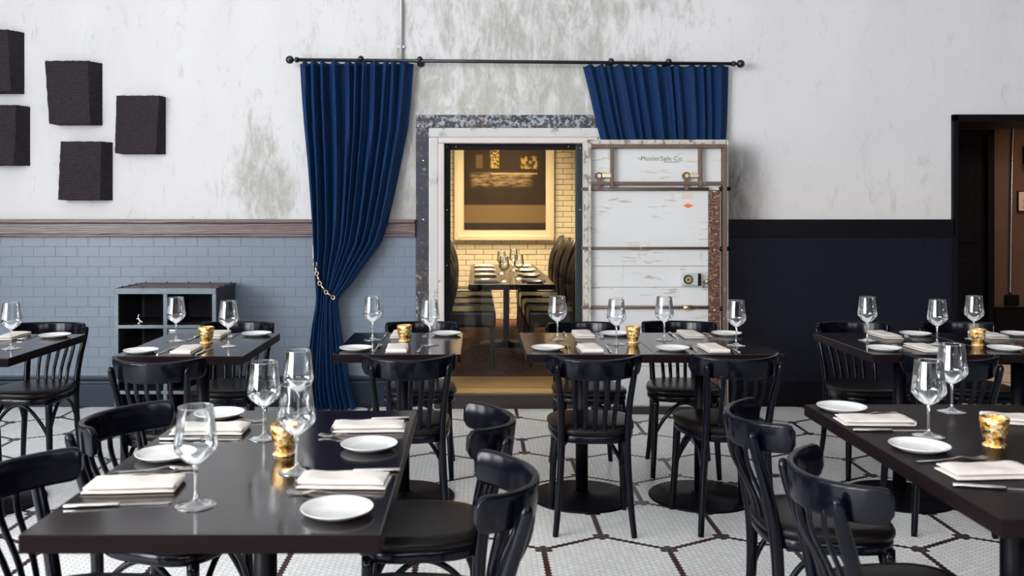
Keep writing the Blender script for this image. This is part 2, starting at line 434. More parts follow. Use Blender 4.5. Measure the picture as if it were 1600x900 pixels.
# ------------------------------------------------------------------ mesh helpers
class MB:
    def __init__(s): s.v = []; s.f = []; s.sm = []
    def add(s, vs, fs, smooth=False):
        o = len(s.v); s.v += [tuple(p) for p in vs]
        for f in fs: s.f.append(tuple(o + i for i in f)); s.sm.append(smooth)
        return s
    def box(s, x0, x1, y0, y1, z0, z1):
        vs = [(x, y, z) for x in (x0, x1) for y in (y0, y1) for z in (z0, z1)]
        return s.add(vs, [(0, 1, 3, 2), (4, 6, 7, 5), (0, 4, 5, 1), (2, 3, 7, 6), (0, 2, 6, 4), (1, 5, 7, 3)])
    def bev(s, x0, x1, y0, y1, z0, z1, b=0.004, seg=2):
        bm = bmesh.new(); bmesh.ops.create_cube(bm, size=1)
        for v in bm.verts:
            v.co = Vector(((x0 + x1) / 2 + v.co.x * (x1 - x0), (y0 + y1) / 2 + v.co.y * (y1 - y0), (z0 + z1) / 2 + v.co.z * (z1 - z0)))
        bmesh.ops.bevel(bm, geom=bm.edges[:], offset=b, segments=seg, affect='EDGES', profile=0.6)
        bm.verts.index_update()
        s.add([v.co[:] for v in bm.verts], [[v.index for v in f.verts] for f in bm.faces], False)
        bm.free(); return s
    def lathe(s, prof, n=32, c=(0, 0, 0), close=False):
        vs = []; fs = []; rings = []
        for r, z in prof:
            if r < 1e-6: rings.append([len(vs)]); vs.append((c[0], c[1], c[2] + z))
            else:
                rings.append(list(range(len(vs), len(vs) + n)))
                vs += [(c[0] + r * cos(2 * pi * i / n), c[1] + r * sin(2 * pi * i / n), c[2] + z) for i in range(n)]
        for a, b in zip(rings, rings[1:]):
            for i in range(n):
                j = (i + 1) % n
                if len(a) == 1 and len(b) == 1: continue
                if len(a) == 1: fs.append((a[0], b[j], b[i]))
                elif len(b) == 1: fs.append((a[i], a[j], b[0]))
                else: fs.append((a[i], a[j], b[j], b[i]))
        return s.add(vs, fs, True)
    def tube(s, path, ra, rb=None, n=10, hint=(0, 0, 1), cap=True):
        path = [Vector(p) for p in path]; k = len(path)
        ra = ra if isinstance(ra, (list, tuple)) else [ra] * k
        rb = ra if rb is None else (rb if isinstance(rb, (list, tuple)) else [rb] * k)
        h = Vector(hint); vs = []; fs = []
        for i, p in enumerate(path):
            t = (path[min(i + 1, k - 1)] - path[max(i - 1, 0)]).normalized()
            sd = h.cross(t)
            if sd.length < 1e-5: sd = Vector((1, 0, 0)).cross(t)
            sd.normalize(); up = t.cross(sd)
            for j in range(n):
                a = 2 * pi * j / n
                vs.append(p + sd * ra[i] * cos(a) + up * rb[i] * sin(a))
        for i in range(k - 1):
            for j in range(n):
                q = (j + 1) % n
                fs.append((i * n + j, i * n + q, (i + 1) * n + q, (i + 1) * n + j))
        s.add(vs, fs, True)
        if cap:
            o = len(s.v) - len(vs)
            s.f.append(tuple(o + j for j in reversed(range(n)))); s.sm.append(False)
            s.f.append(tuple(o + (k - 1) * n + j for j in range(n))); s.sm.append(False)
        return s
    def ball(s, c, r, n=16):
        prof = [(r * sin(pi * i / 10), -r * cos(pi * i / 10)) for i in range(11)]
        prof[0] = (0, -r); prof[-1] = (0, r)
        return s.lathe(prof, n, c)
    def sheet(s, rows, smooth=True, flip=False):
        nr, nc = len(rows), len(rows[0]); vs = [p for r in rows for p in r]; fs = []
        for i in range(nr - 1):
            for j in range(nc - 1):
                q = (i * nc + j, i * nc + j + 1, (i + 1) * nc + j + 1, (i + 1) * nc + j)
                fs.append(q[::-1] if flip else q)
        return s.add(vs, fs, smooth)
    def mesh(s, name, mat):
        me = bpy.data.meshes.new(name); me.from_pydata(s.v, [], s.f)
        me.polygons.foreach_set('use_smooth', s.sm)
        me.materials.append(mat if not isinstance(mat, str) else M[mat])
        bm = bmesh.new(); bm.from_mesh(me); bmesh.ops.recalc_face_normals(bm, faces=bm.faces[:]); bm.to_mesh(me); bm.free()
        me.update(); return me
def spline(pts, n=6):
    P = [Vector(p) for p in pts]; out = []
    for i in range(len(P) - 1):
        p0, p1, p2, p3 = P[max(i - 1, 0)], P[i], P[i + 1], P[min(i + 2, len(P) - 1)]
        for k in range(n):
            t = k / n
            out.append(.5 * ((2 * p1) + (-p0 + p2) * t + (2 * p0 - 5 * p1 + 4 * p2 - p3) * t * t + (-p0 + 3 * p1 - 3 * p2 + p3) * t ** 3))
    out.append(P[-1]); return out
def lerp_list(vals, n):
    """resample a list to n entries"""
    out = []
    for i in range(n):
        t = i / (n - 1) * (len(vals) - 1); k = min(int(t), len(vals) - 2)
        out.append(vals[k] + (vals[k + 1] - vals[k]) * (t - k))
    return out

def place(name, me, parent=None, loc=(0, 0, 0), rz=0.0):
    o = bpy.data.objects.new(name, me); COL.objects.link(o)
    o.location = loc; o.rotation_euler = (0, 0, rz)
    if parent: o.parent = parent
    return o
def tag(o, label, cat, group=None):
    o['label'] = label; o['category'] = cat
    if group: o['group'] = group
    return o
def thing(name, label, cat, loc=(0, 0, 0), rz=0.0, group=None):
    return tag(place(name, None, None, loc, rz), label, cat, group)
def struct(name, mb, mat, parent=None):
    o = place(name, mb.mesh(name, mat), parent)
    if not parent: o['kind'] = 'structure'
    return o
def part(name, mb, mat, parent): return place(name, mb.mesh(name, mat), parent)

# ------------------------------------------------------------------ the setting
struct('floor', MB().box(XL, XR, YB, 8.3, -0.1, 0), 'mosaic')
struct('ceiling', MB().box(XL, XR, YB, YW + .56, ZC, ZC + .1), 'whiteceil')
TH = 0.56
wb = MB()
wb.box(XL - .2, -0.434, YW, YW + TH, 0, ZC)
wb.box(-0.434, 1.02, YW, YW + TH, 2.07, ZC)
wb.box(1.02, 3.40, YW, YW + TH, 0, ZC)
wb.box(3.40, 5.0, YW, YW + TH, 2.07, ZC)
wb.box(5.0, XR + .2, YW, YW + TH, 0, ZC)
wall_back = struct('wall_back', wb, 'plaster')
# left wall with tall window openings, wall behind the camera with the added fill openings
def pierced(spans, lo, hi, mk):
    edges = [lo] + [e for ab in spans for e in ab] + [hi]
    for i in range(0, len(edges), 2): mk(edges[i], edges[i + 1], 0, ZC)
    for a, b in spans: mk(a, b, 0, WZ0); mk(a, b, WZ1, ZC)
wl = MB(); pierced(LEFT_WINDOWS, YB, YW, lambda a, b, z0, z1: wl.box(XL - .2, XL, a, b, z0, z1)); struct('wall_left', wl, 'shell')
wf = MB()
wf.box(XL, XR, YB - .2, YB, 0, TZ0); wf.box(XL, XR, YB - .2, YB, TZ1, ZC)
ed = [XL] + [e for ab in FRONT_FILLS for e in ab] + [XR]
for i in range(0, len(ed), 2): wf.box(ed[i], ed[i + 1], YB - .2, YB, TZ0, TZ1)
struct('wall_front', wf, 'shell')
struct('wall_right', MB().box(XR, XR + .2, YB, 8.4, 0, ZC), 'shell')
k = 0
for a, b in LEFT_WINDOWS:
    k += 1; f = MB()
    for y in (a, a + (b - a) / 3, a + 2 * (b - a) / 3, b): f.box(XL - .08, XL - .02, y - .03, y + .03, WZ0, WZ1)
    for z in (WZ0, (WZ0 + WZ1) / 2 + .5, WZ1): f.box(XL - .08, XL - .02, a, b, z - .03, z + .03)
    struct('window_%d' % k, f, 'blackpaint')
for a, b in FRONT_FILLS:
    k += 1; f = MB()
    for i in range(4): f.box(a + i * (b - a) / 3 - .03, a + i * (b - a) / 3 + .03, YB - .08, YB - .02, TZ0, TZ1)
    for z in (TZ0, TZ1): f.box(a, b, YB - .08, YB - .02, z - .03, z + .03)
    struct('window_%d' % k, f, 'blackpaint')  # bars across the added fill openings, out of view
# blue tiled dado on the left: every tile a part of the wall
TW, THT = 0.1555, 0.0716
Z0, Z1 = 0.215, 1.21
part('tile_backing', MB().box(XL, -0.434, YW - .0150, YW - .001, 0.0, Z1), 'bluegrout', wall_back)
tile_me = MB().bev(-TW / 2 + .0007, TW / 2 - .0007, 0, .010, .0007, THT - .0007, .0010, 1).mesh('tile', 'bluetile')
rows = int((Z1 - Z0) / THT) + 1
stuff = MB(); ntile = 0
for r in range(rows):
    z = Z1 - (r + 1) * THT
    xr = -0.434 - (TW / 2 if r % 2 else 0)
    c = 0
    while True:
        x = xr - (c + .5) * TW
        if x < -4.6: break
        if x > -3.42 and ntile < 300:
            t = place('tile', tile_me, wall_back, (x, YW - .0165 + random.uniform(-.0006, .0006), z))
            ntile += 1
        else:
            stuff.bev(x - TW / 2 + .0011, x + TW / 2 - .0011, YW - .0165, YW - .005, z + .0011, z + THT - .0011, .0016, 1)
        c += 1
    if r % 2:
        stuff.bev(-0.434 - TW / 2 + .001, -0.4345, YW - .0165, YW - .005, z + .0011, z + THT - .0011, .0016, 1)
o = part('tile_field', stuff, 'bluetile', wall_back); o['kind'] = 'stuff'
# midnight tiled dado to the right of the vault
dk = MB()
for r in range(17):
    z = Z1 - (r + 1) * THT
    x = 1.03 + (TW / 2 if r % 2 else 0)
    while x + TW <= 3.40:
        if z > -.02: dk.bev(x + .0009, x + TW - .0009, YW - .0155, YW - .004, max(z, 0) + .0009, z + THT - .0009, .0013, 1)
        x += TW
part('dark_tile_backing', MB().box(1.02, 3.40, YW - .0148, YW - .001, 0, Z1), 'darktile', wall_back)
o = part('dark_tile_field', dk, 'darktile', wall_back); o['kind'] = 'stuff'

# chair rail (oak, left) and black band (right), base boards
t1 = struct('trim_1', MB().bev(XL, -0.436, YW - .040, YW, 1.225, 1.305, .006), 'railwood')
part('top_ledge', MB().bev(XL, -0.436, YW - .062, YW, 1.305, 1.333, .008), 'railwood', t1)
part('lower_bead', MB().bev(XL, -0.436, YW - .050, YW, 1.207, 1.226, .007), 'railwood', t1)
struct('trim_2', MB().bev(1.02, 3.40, YW - .030, YW, 1.205, 1.332, .004), 'blackpaint')
b1 = struct('baseboard_left', MB().bev(XL, -0.436, YW - .035, YW, 0, .160, .005), 'navy')
part('base_cap', MB().bev(XL, -0.436, YW - .045, YW, .160, .185, .007), 'navy', b1)
part('base_bead', MB().bev(XL, -0.436, YW - .028, YW, .187, .218, .008), 'navy', b1)
struct('baseboard_right', MB().bev(1.02, 3.40, YW - .03, YW, 0, .17, .005), 'blackpaint')

# doorway on the right and the brown hall behind it
dj = MB(); dj.bev(3.385, 3.425, YW - .03, YW + TH, 0, 2.075, .004); dj.bev(3.385, 5.0, YW - .03, YW + TH, 2.03, 2.078, .004); dj.bev(4.96, 5.0, YW - .03, YW + TH, 0, 2.07, .004)
struct('trim_3', dj, 'blackpaint')
hb = MB(); hb.box(2.0, 3.55, 8.2, 8.4, 0, 2.7); hb.box(3.55, 4.70, 8.2, 8.4, 2.13, 2.7); hb.box(4.70, XR, 8.2, 8.4, 0, 2.7)
struct('wall_hall', hb, 'hallwall')
struct('ceiling_hall', MB().box(2.0, XR, YW + TH, 8.4, 2.7, 2.8), 'hallwall')
struct('wall_hall_left', MB().box(1.9, 2.0, YW + TH, 8.4, 0, 2.7), 'hallwall')
struct('baseboard_hall', MB().bev(4.70, XR, 8.17, 8.2, 0, .52, .004), 'blackpaint')
d2 = struct('door_2', MB().bev(3.55, 4.66, 8.24, 8.29, 0, 2.10, .003), 'halldoor')
dc = MB(); dc.bev(3.55, 3.60, 8.19, 8.30, 0, 2.13, .003); dc.bev(4.64, 4.70, 8.19, 8.30, 0, 2.13, .003); dc.bev(3.55, 4.70, 8.19, 8.30, 2.09, 2.135, .003)
part('door_casing', dc, 'halldoor', d2)
for x0, x1 in ((3.68, 4.05), (4.15, 4.55)):
    part('door_panel', MB().bev(x0, x1, 8.225, 8.245, .2, .95, .01), 'halldoor', d2)
    part('door_panel', MB().bev(x0, x1, 8.225, 8.245, 1.1, 1.95, .01), 'halldoor', d2)

# ------------------------------------------------------------------ vault room behind the opening
VZ = 0.085
VY = 10.9
BW, BH = 0.2135, 0.0650
struct('floor_vault', MB().box(-1.2, 1.8, YW + TH, VY + .2, -.02, VZ - .012), 'darkstep')
struct('ceiling_vault', MB().box(-1.2, 1.8, YW + TH, VY + .2, 2.7, 2.8), 'whiteceil')
struct('wall_vault_left', MB().box(-1.4, -1.2, YW + TH, VY + .2, 0, 2.7), 'brick')
struct('wall_vault_right', MB().box(1.8, 2.0, YW + TH, VY + .2, 0, 2.7), 'brick')
wv_ = struct('wall_vault_back', MB().box(-1.2, 1.8, VY + .012, VY + .2, 0, 2.7), 'mortar')
brick_me = MB().bev(-BW / 2 + .004, BW / 2 - .004, 0, .02, .003, BH - .003, .003, 1).mesh('brick', 'brick')
bs_ = MB(); nb = 0
for r in range(int((2.69 - VZ) / BH)):
    z = VZ + r * BH
    for c in range(-2, 16):
        x = -1.2 + (c + .5) * BW + (BW / 2 if r % 2 else 0)
        if x - BW / 2 < -1.2 or x + BW / 2 > 1.8: continue
        hidden = -.2 < x < .86 and z > 1.12
        if -.42 < x < 1.30 and z < 2.14 and not hidden and nb < 298:
            place('brick', brick_me, wv_, (x, VY + random.uniform(-.002, .003), z)); nb += 1
        else:
            bs_.bev(x - BW / 2 + .004, x + BW / 2 - .004, VY, VY + .02, z + .003, z + BH - .003, .003, 1)
o = part('brick_field', bs_, 'brick', wv_); o['kind'] = 'stuff'
tag(place('carpet', MB().bev(-1.18, 1.78, YW + TH + .01, VY - .02, VZ - .012, VZ, .003).mesh('carpet', 'carpet')),
    'dark red patterned carpet on the floor of the lit vault room', 'carpet')

# vault frame
FX0, FX1 = -0.434, 1.02
vf = thing('vault_door_frame', 'rusty steel and chipped white frame around the lit vault opening', 'door frame', (0, YW, 0))
def ring(mb, x0, x1, zt, wd, y0, y1, b=.004):
    mb.bev(x0, x0 + wd, y0, y1, 0, zt - wd, b); mb.bev(x1 - wd, x1, y0, y1, 0, zt - wd, b); mb.bev(x0, x1, y0, y1, zt - wd, zt, b)
def frame_parts(nm, mat, x0, x1, zt, wd, y0, y1, b=.004):
    for a0, a1 in ((x0, x0 + wd), (x1 - wd, x1)):
        part(nm, MB().bev(a0, a1, y0, y1, 0, zt - wd, b), mat, vf)
    part(nm, MB().bev(x0, x1, y0, y1, zt - wd, zt, b), mat, vf)
frame_parts('steel_band', 'steelband', FX0, FX1, 2.075, .092, -.022, .56, .004)
frame_parts('white_band', 'framewhite', FX0 + .092, FX1 - .092, 1.983, .068, -.030, .56, .010)
frame_parts('inner_lip', 'framecream', FX0 + .160, FX1 - .160, 1.915, .042, -.040, .56, .008)
screw = MB().ball((0, 0, 0), .008, 10).mesh('screw', 'silver')
for x in (-.38,):
    for z in (.5, 1.33, 1.75): place('screw', screw, vf, (x, -.022, z))

gd = thing('glass_door', 'glazed inner door with thin black metal frame inside the vault opening', 'door', (0, YW + .05, 0))
part('door_stile', MB().bev(-.232, -.190, 0, .05, .11, 1.873, .003), 'blackpaint', gd)
part('door_stile', MB().bev(.712, .778, 0, .05, .11, 1.873, .003), 'tealmetal', gd)
part('door_top_rail', MB().bev(-.190, .712, 0, .05, 1.832, 1.873, .003), 'blackpaint', gd)
part('door_pane', MB().box(-.190, .712, .022, .028, .115, 1.832), 'pane', gd)
sc_ = MB().ball((0, 0, 0), .006, 10).mesh('rivet', 'silver')
for x, z in ((-.216, 1.855), (-.15, 1.855), (.66, 1.855), (.745, 1.845), (-.214, 1.40), (.742, 1.40), (-.214, 1.0)):
    place('rivet', sc_, gd, (x, 0, z))

th = thing('threshold', 'tan oak sill over a dark worn step in the vault opening', 'threshold', (0, 0, 0))
part('sill_board', MB().bev(-.225, .775, YW - .035, YW + TH, .085, .110, .004), 'oak', th)
part('step', MB().bev(-.30, .83, YW - .10, YW - .04, 0, .100, .006), 'darkstep', th)
part('step_body', MB().box(-.225, .775, YW - .04, YW + TH, 0, .085), 'darkstep', th)

# framed picture on the vault's back wall
pic = thing('framed_picture', 'large cream framed dark sepia photograph on vault brick wall', 'picture', (.33, VY - .002, 1.75))
fr_ = MB()
PX0, PX1, PZ0, PZ1 = -.60, .60, -.71, .62
for bx_ in ((PX0, PX0 + .05, PZ0, PZ1), (PX1 - .05, PX1, PZ0, PZ1)):
    part('frame_side', MB().bev(bx_[0], bx_[1], -.05, 0, bx_[2], bx_[3], .004), 'creamframe', pic)
for bx_ in ((PX0 + .05, PX1 - .05, PZ0, PZ0 + .05), (PX0 + .05, PX1 - .05, PZ1 - .05, PZ1)):
    part('frame_side', MB().bev(bx_[0], bx_[1], -.05, 0, bx_[2], bx_[3], .004), 'creamframe', pic)
part('mat_board', MB().box(PX0 + .05, PX1 - .05, -.02, -.001, PZ0 + .05, PZ1 - .05), 'creamframe', pic)
part('photograph', MB().box(-.485, .50, -.0225, -.02, -.585, .53), 'print', pic)

# ------------------------------------------------------------------ open vault door
DY = 6.17; s = 228.5
def dx(px): return (px - 745) / s
def dz(py): return 1.39 - (py - 330) / s
D0, D1 = 0.742, 1.722
vd = thing('vault_door', 'open white painted steel vault door with rusty rods and bolts', 'door', (0, DY, 0))
part('door_slab', MB().bev(D0, D1, .012, .17, .05, 1.880, .006), 'doorwhite', vd)
pz = [.06, .33, dz(478) - .0, dz(449), dz(416), dz(389), 1.845]
names = []
for z0, z1 in zip(pz, pz[1:]):
    part('door_board', MB().bev(D0 + .038, D1 - .05, 0, .014, z0 + .0022, z1 - .0022, .003), 'doorwhite', vd)
def bar(px0, px1, py0, py1, y0=-.035, y1=.012, mat='rustbar', nm='door_bar', b=.004):
    return part(nm, MB().bev(dx(px0), dx(px1), y0, y1, dz(py1), dz(py0), b), mat, vd)
bar(912, 918.5, 220, 640, -.02, .012, 'dooredge', 'edge_strip')
bar(918.5, 922.5, 224, 640, -.045, .012, 'dooredge', 'frame_bar')
bar(918, 1133, 218.5, 226, -.02, .012, 'dooredge', 'edge_strip')
bar(922, 1133, 226, 232, -.045, .012, 'rustbar', 'frame_bar')
bar(1127.5, 1133.5, 232, 640, -.045, .012, 'rustbar', 'frame_bar')
bar(1134, 1138, 220, 640, -.005, .012, 'doorwhite', 'edge_strip')
bar(922, 1128, 284, 289.5, -.040, .0, 'rustbar', 'cross_bar')
bar(953, 957.5, 232, 294, -.048, -.0, 'rustbar', 'vertical_bar')
bar(1090, 1095, 232, 292, -.048, -.0, 'rustbar', 'vertical_bar')
st = bar(1106, 1123, 297, 640, -.03, .0, 'ornate', 'ornate_strip')
boss = MB().lathe([(0, .008), (.006, .008), (.008, .004), (.008, 0)], 12).mesh('bolt_head', 'brass')
for z in (300, 390, 484):
    b_ = place('bolt_head', boss, st, (dx(1114.5), -.03, dz(z))); b_.rotation_euler = (R(90), 0, 0)
def rod(py, x0, x1, r=.011, y=-.022, mat='rustbar'):
    return part('locking_rod', MB().tube([(dx(x0), y, dz(py)), (dx(x1), y, dz(py))], r, n=12, hint=(0, 0, 1)), mat, vd)
rod(295.5, 908, 1106); rod(387.5, 908, 1106, .009); rod(480, 908, 1106, .010)
for z in (295, 388.5, 482):
    part('bolt_end', MB().tube([(dx(1123), -.015, dz(z)), (dx(1140), -.015, dz(z))], .014, n=12), 'blackpaint', vd)
part('rod_coupling', MB().tube([(dx(1066), -.022, dz(480)), (dx(1078), -.022, dz(480))], .018, n=14), 'brass', vd)
for x in (935, 1071):
    lv = part('crank', MB().tube([(dx(x), -.004, dz(275)), (dx(x), -.035, dz(275))], .026, n=18, hint=(1, 0, 0)), 'rustbar', vd)
    part('crank_hub', MB().tube([(dx(x), -.035, dz(275)), (dx(x), -.048, dz(275))], .013, n=14, hint=(1, 0, 0)), 'brass', lv)
    part('crank_arm', MB().bev(dx(x + 5), dx(x + 19), -.040, -.022, dz(278), dz(271.5), .004), 'brass', lv)
    part('crank_link', MB().bev(dx(x - 3), dx(x + 3), -.034, -.012, dz(297), dz(280), .004), 'rustbar', lv)
lk = part('lock_case', MB().bev(dx(1063.5), dx(1089), -.040, .0, dz(445.5), dz(426), .006), 'conduit', vd)
part('dial_ring', MB().tube([(dx(1073), -.038, dz(436)), (dx(1073), -.048, dz(436))], .031, n=24, hint=(1, 0, 0)), 'blackpaint', lk)
part('dial', MB().tube([(dx(1073), -.044, dz(436)), (dx(1073), -.055, dz(436))], .023, n=24, hint=(1, 0, 0)), 'brass', lk)
part('dial_pin', MB().tube([(dx(1073), -.05, dz(436)), (dx(1073), -.060, dz(436))], .005, n=10, hint=(1, 0, 0)), 'blackpaint', lk)
part('lock_plate', MB().bev(dx(1088.5), dx(1093), -.044, .0, dz(446), dz(427), .003), 'blackpaint', lk)
lt = MB(); lt.tube([(dx(1093), -.03, dz(438)), (dx(1100), -.03, dz(440)), (dx(1097), -.03, dz(449))], .008, n=8); lt.tube([(dx(1100), -.028, dz(441)), (dx(1106), -.028, dz(437))], .013, n=8)
part('latch', lt, 'brass', lk)
def text_part(txt, size, x, z, mat, parent, y=-.0012):
    cu = bpy.data.curves.new('lettering', 'FONT'); cu.body = txt; cu.size = size; cu.extrude = .0006; cu.space_character = 1.08
    o = bpy.data.objects.new('lettering', cu); COL.objects.link(o)
    bpy.context.view_layer.update()
    me = bpy.data.meshes.new_from_object(o.evaluated_get(bpy.context.evaluated_depsgraph_get()))
    bpy.data.objects.remove(o)
    me.materials.clear(); me.materials.append(M[mat])
    q = place('lettering', me, parent, (x, y, z)); q.rotation_euler = (R(90), 0, 0)
    return q
text_part('MoslerSafe Co', .044, dx(1001), dz(251), 'fadedink', vd)
text_part('The', .019, dx(996), dz(249.5), 'fadedink', vd)
part('lettering_underline', MB().box(dx(1037), dx(1062), -.0012, 0, dz(253.6), dz(252.6)), 'fadedink', vd)
dm = MB(); cx_, cz_ = dx(1075), dz(321.5)
dm.add([(cx_ - .035, -.002, cz_), (cx_, -.002, cz_ - .017), (cx_ + .035, -.002, cz_), (cx_, -.002, cz_ + .017),
        (cx_ - .035, 0, cz_), (cx_, 0, cz_ - .017), (cx_ + .035, 0, cz_), (cx_, 0, cz_ + .017)],
       [(0, 1, 2, 3), (0, 4, 5, 1), (1, 5, 6, 2), (2, 6, 7, 3), (3, 7, 4, 0)])
part('diamond_sticker', dm, 'orange', vd)
for (a, b, c_, d) in ((1066, 1084, 302, 311), ):
    part('sticker_residue', MB().box(dx(a), dx(b), -.0008, 0, dz(d), dz(c_)), 'beige', vd)
part('door_foot', MB().bev(D0 - .01, D1 + .02, .0, .17, 0.0, .05, .004), 'darkstep', vd)

# ------------------------------------------------------------------ curtain rod and curtains
rl, rr = Vector((-1.262, 6.33, 2.452)), Vector((1.80, 6.33, 2.424))
cr = thing('curtain_rod', 'long black curtain rod with ball finials above the vault', 'curtain rod', (0, 0, 0))
part('pole', MB().tube([rl, rr], .0125, n=14), 'rod', cr)
for p_, sg in ((rl, -1), (rr, 1)):
    f = MB(); f.tube([p_ + Vector((-sg * .01, 0, 0)), p_ + Vector((sg * .012, 0, 0))], .019, n=14)
    f.tube([p_, p_ + Vector((sg * .03, 0, 0))], .008, n=10); f.ball(p_ + Vector((sg * .05, 0, 0)), .029, 20)
    part('finial', f, 'rod', cr)
for px in (564, 656, 955, 1045):
    x = (px - 745) / 222.7; z = rl.z + (rr.z - rl.z) * (x - rl.x) / (rr.x - rl.x)
    f = MB(); f.ball((x, 6.33, z + .012), .021, 16); f.tube([(x, 6.33, z), (x, 6.438, z)], .009, n=10)
    f.tube([(x, 6.425, z), (x, 6.439, z)], .028, n=16)
    part('bracket', f, 'rod', cr)

def curtain(rows, nu, folds, y0, seedv, name, label):
    """rows: list of (z, xl, xr, amp, yoff); pleats of uneven width, narrow ridges towards the room"""
    rnd = random.Random(seedv)
    wid = [rnd.uniform(.55, 1.5) for _ in range(folds)]; tot = sum(wid)
    edges = [0]
    for q in wid: edges.append(edges[-1] + q / tot)
    hgt = [rnd.uniform(.6, 1.0) for _ in range(folds)]
    ph = [rnd.uniform(0, 6.3) for _ in range(folds)]
    zs = [r[0] for r in rows]
    NR = 80; out = []
    for i in range(NR):
        z = zs[0] + (zs[-1] - zs[0]) * i / (NR - 1)
        for a, b in zip(rows, rows[1:]):
            if a[0] >= z >= b[0] - 1e-6: break
        t = (a[0] - z) / (a[0] - b[0])
        xl, xr, amp, yo = (a[j] + (b[j] - a[j]) * t for j in (1, 2, 3, 4))
        row = []
        for j in range(nu + 1):
            u = j / nu
            k = 0
            while k < folds - 1 and u > edges[k + 1]: k += 1
            lf = (u - edges[k]) / (edges[k + 1] - edges[k])
            lw = lf + .10 * sin(2.2 * z + ph[k]) * sin(pi * lf)
            ridge = (.5 - .5 * cos(2 * pi * lw)) ** 1.35
            fine = .10 * sin(2 * pi * lf * 3 + ph[k] + z) * sin(pi * lf)
            yy = y0 + yo + amp * (1 - 2 * hgt[k] * (ridge + fine))
            roll = .010 * sin(pi * lf) * sin(ph[k] + 1.5 * z)
            row.append((xl + (xr - xl) * u + roll, yy, z + (.012 * (ridge - .5) if i == 0 else 0)))
        out.append(row)
    mb = MB().sheet(out); me = mb.mesh(name, 'velvet')
    o = tag(place(name, me), label, 'curtain')
    md = o.modifiers.new('cloth_thickness', 'SOLIDIFY'); md.thickness = .004
    return o
S2 = 222.7
def cz(py): return 1.39 - (py - 330) / S2
def cxx(px): return (px - 745) / S2
prof = [(97, 467, 646, .030, 0), (150, 470, 642, .034, -.005), (200, 474, 637, .036, -.01), (250, 479, 627, .037, -.015),
        (300, 483, 617, .038, -.02), (350, 487, 605, .038, -.03), (380, 489, 595, .036, -.035), (405, 491, 577, .034, -.04),
        (425, 493, 562, .030, -.04), (445, 495, 548, .025, -.04), (458, 496, 535, .020, -.035), (468, 496, 528, .018, -.03),
        (480, 495, 528, .020, -.03), (510, 490, 532, .026, -.03), (550, 485, 538, .032, -.03), (600, 480, 546, .036, -.03), (638, 481, 556, .038, -.03)]
rows_l = [(cz(a), cxx(b), cxx(c), d * 1.5, e) for a, b, c, d, e in prof]
# the cloth sweeps towards the tie: drape the folds along the sweep
cl = curtain(rows_l, 300, 11, 6.335, 3, 'curtain', 'tall royal blue velvet curtain tied back with brass chain')
prof = [(101, 912, 1142, .024, 0), (150, 924, 1141, .026, 0), (190, 933, 1140, .026, .0), (220, 941, 1138, .025, .0), (300, 952, 1132, .022, .005)]
rows_r = [(cz(a), cxx(b), cxx(c), d * 0.95, e) for a, b, c, d, e in prof]
cu2 = curtain(rows_r, 280, 13, 6.370, 9, 'curtain', 'short visible blue velvet curtain hanging behind the open vault door')

# brass chain tie-back: round links joined by bars
ch = thing('curtain_tieback', 'brass chain tie-back looped around the tall blue curtain', 'tieback', (0, 0, 0))
part('wall_plate', MB().bev(cxx(491) - .012, cxx(491) + .006, 6.33, 6.42, cz(404), cz(383), .003), 'beige', ch)
cp = [(494, 402, 6.33), (495, 412, 6.29), (498.5, 426, 6.262), (503.5, 441, 6.25), (513.5, 454.5, 6.245), (523.5, 463, 6.262)]
pts = [Vector((cxx(a), y - .018, cz(b))) for a, b, y in cp]
for a, b in zip(pts, pts[1:]):
    d = (b - a).normalized()
    part('link_bar', MB().tube([a + d * .008, b - d * .008], .007, n=10, hint=(0, 1, 0)), 'brass', ch)
for p_ in pts[1:]:
    rg = [p_ + Vector((.012 * cos(t * pi / 8), 0, .012 * sin(t * pi / 8))) for t in range(17)]
    part('link_ring', MB().tube(rg, .0048, n=8, hint=(0, 1, 0), cap=False), 'brass', ch)

# surface conduit on the plaster
cd = thing('conduit_pipe', 'thin grey metal conduit running up the plaster wall', 'pipe', (0, 0, 0))
part('pipe', MB().tube([(-.539, YW - .018, 1.95), (-.539, YW - .018, ZC)], .0125, n=12, hint=(0, 1, 0)), 'conduit', cd)
part('pipe_clamp', MB().bev(-.565, -.513, YW - .024, YW, 2.55, 2.57, .003), 'conduit', cd)

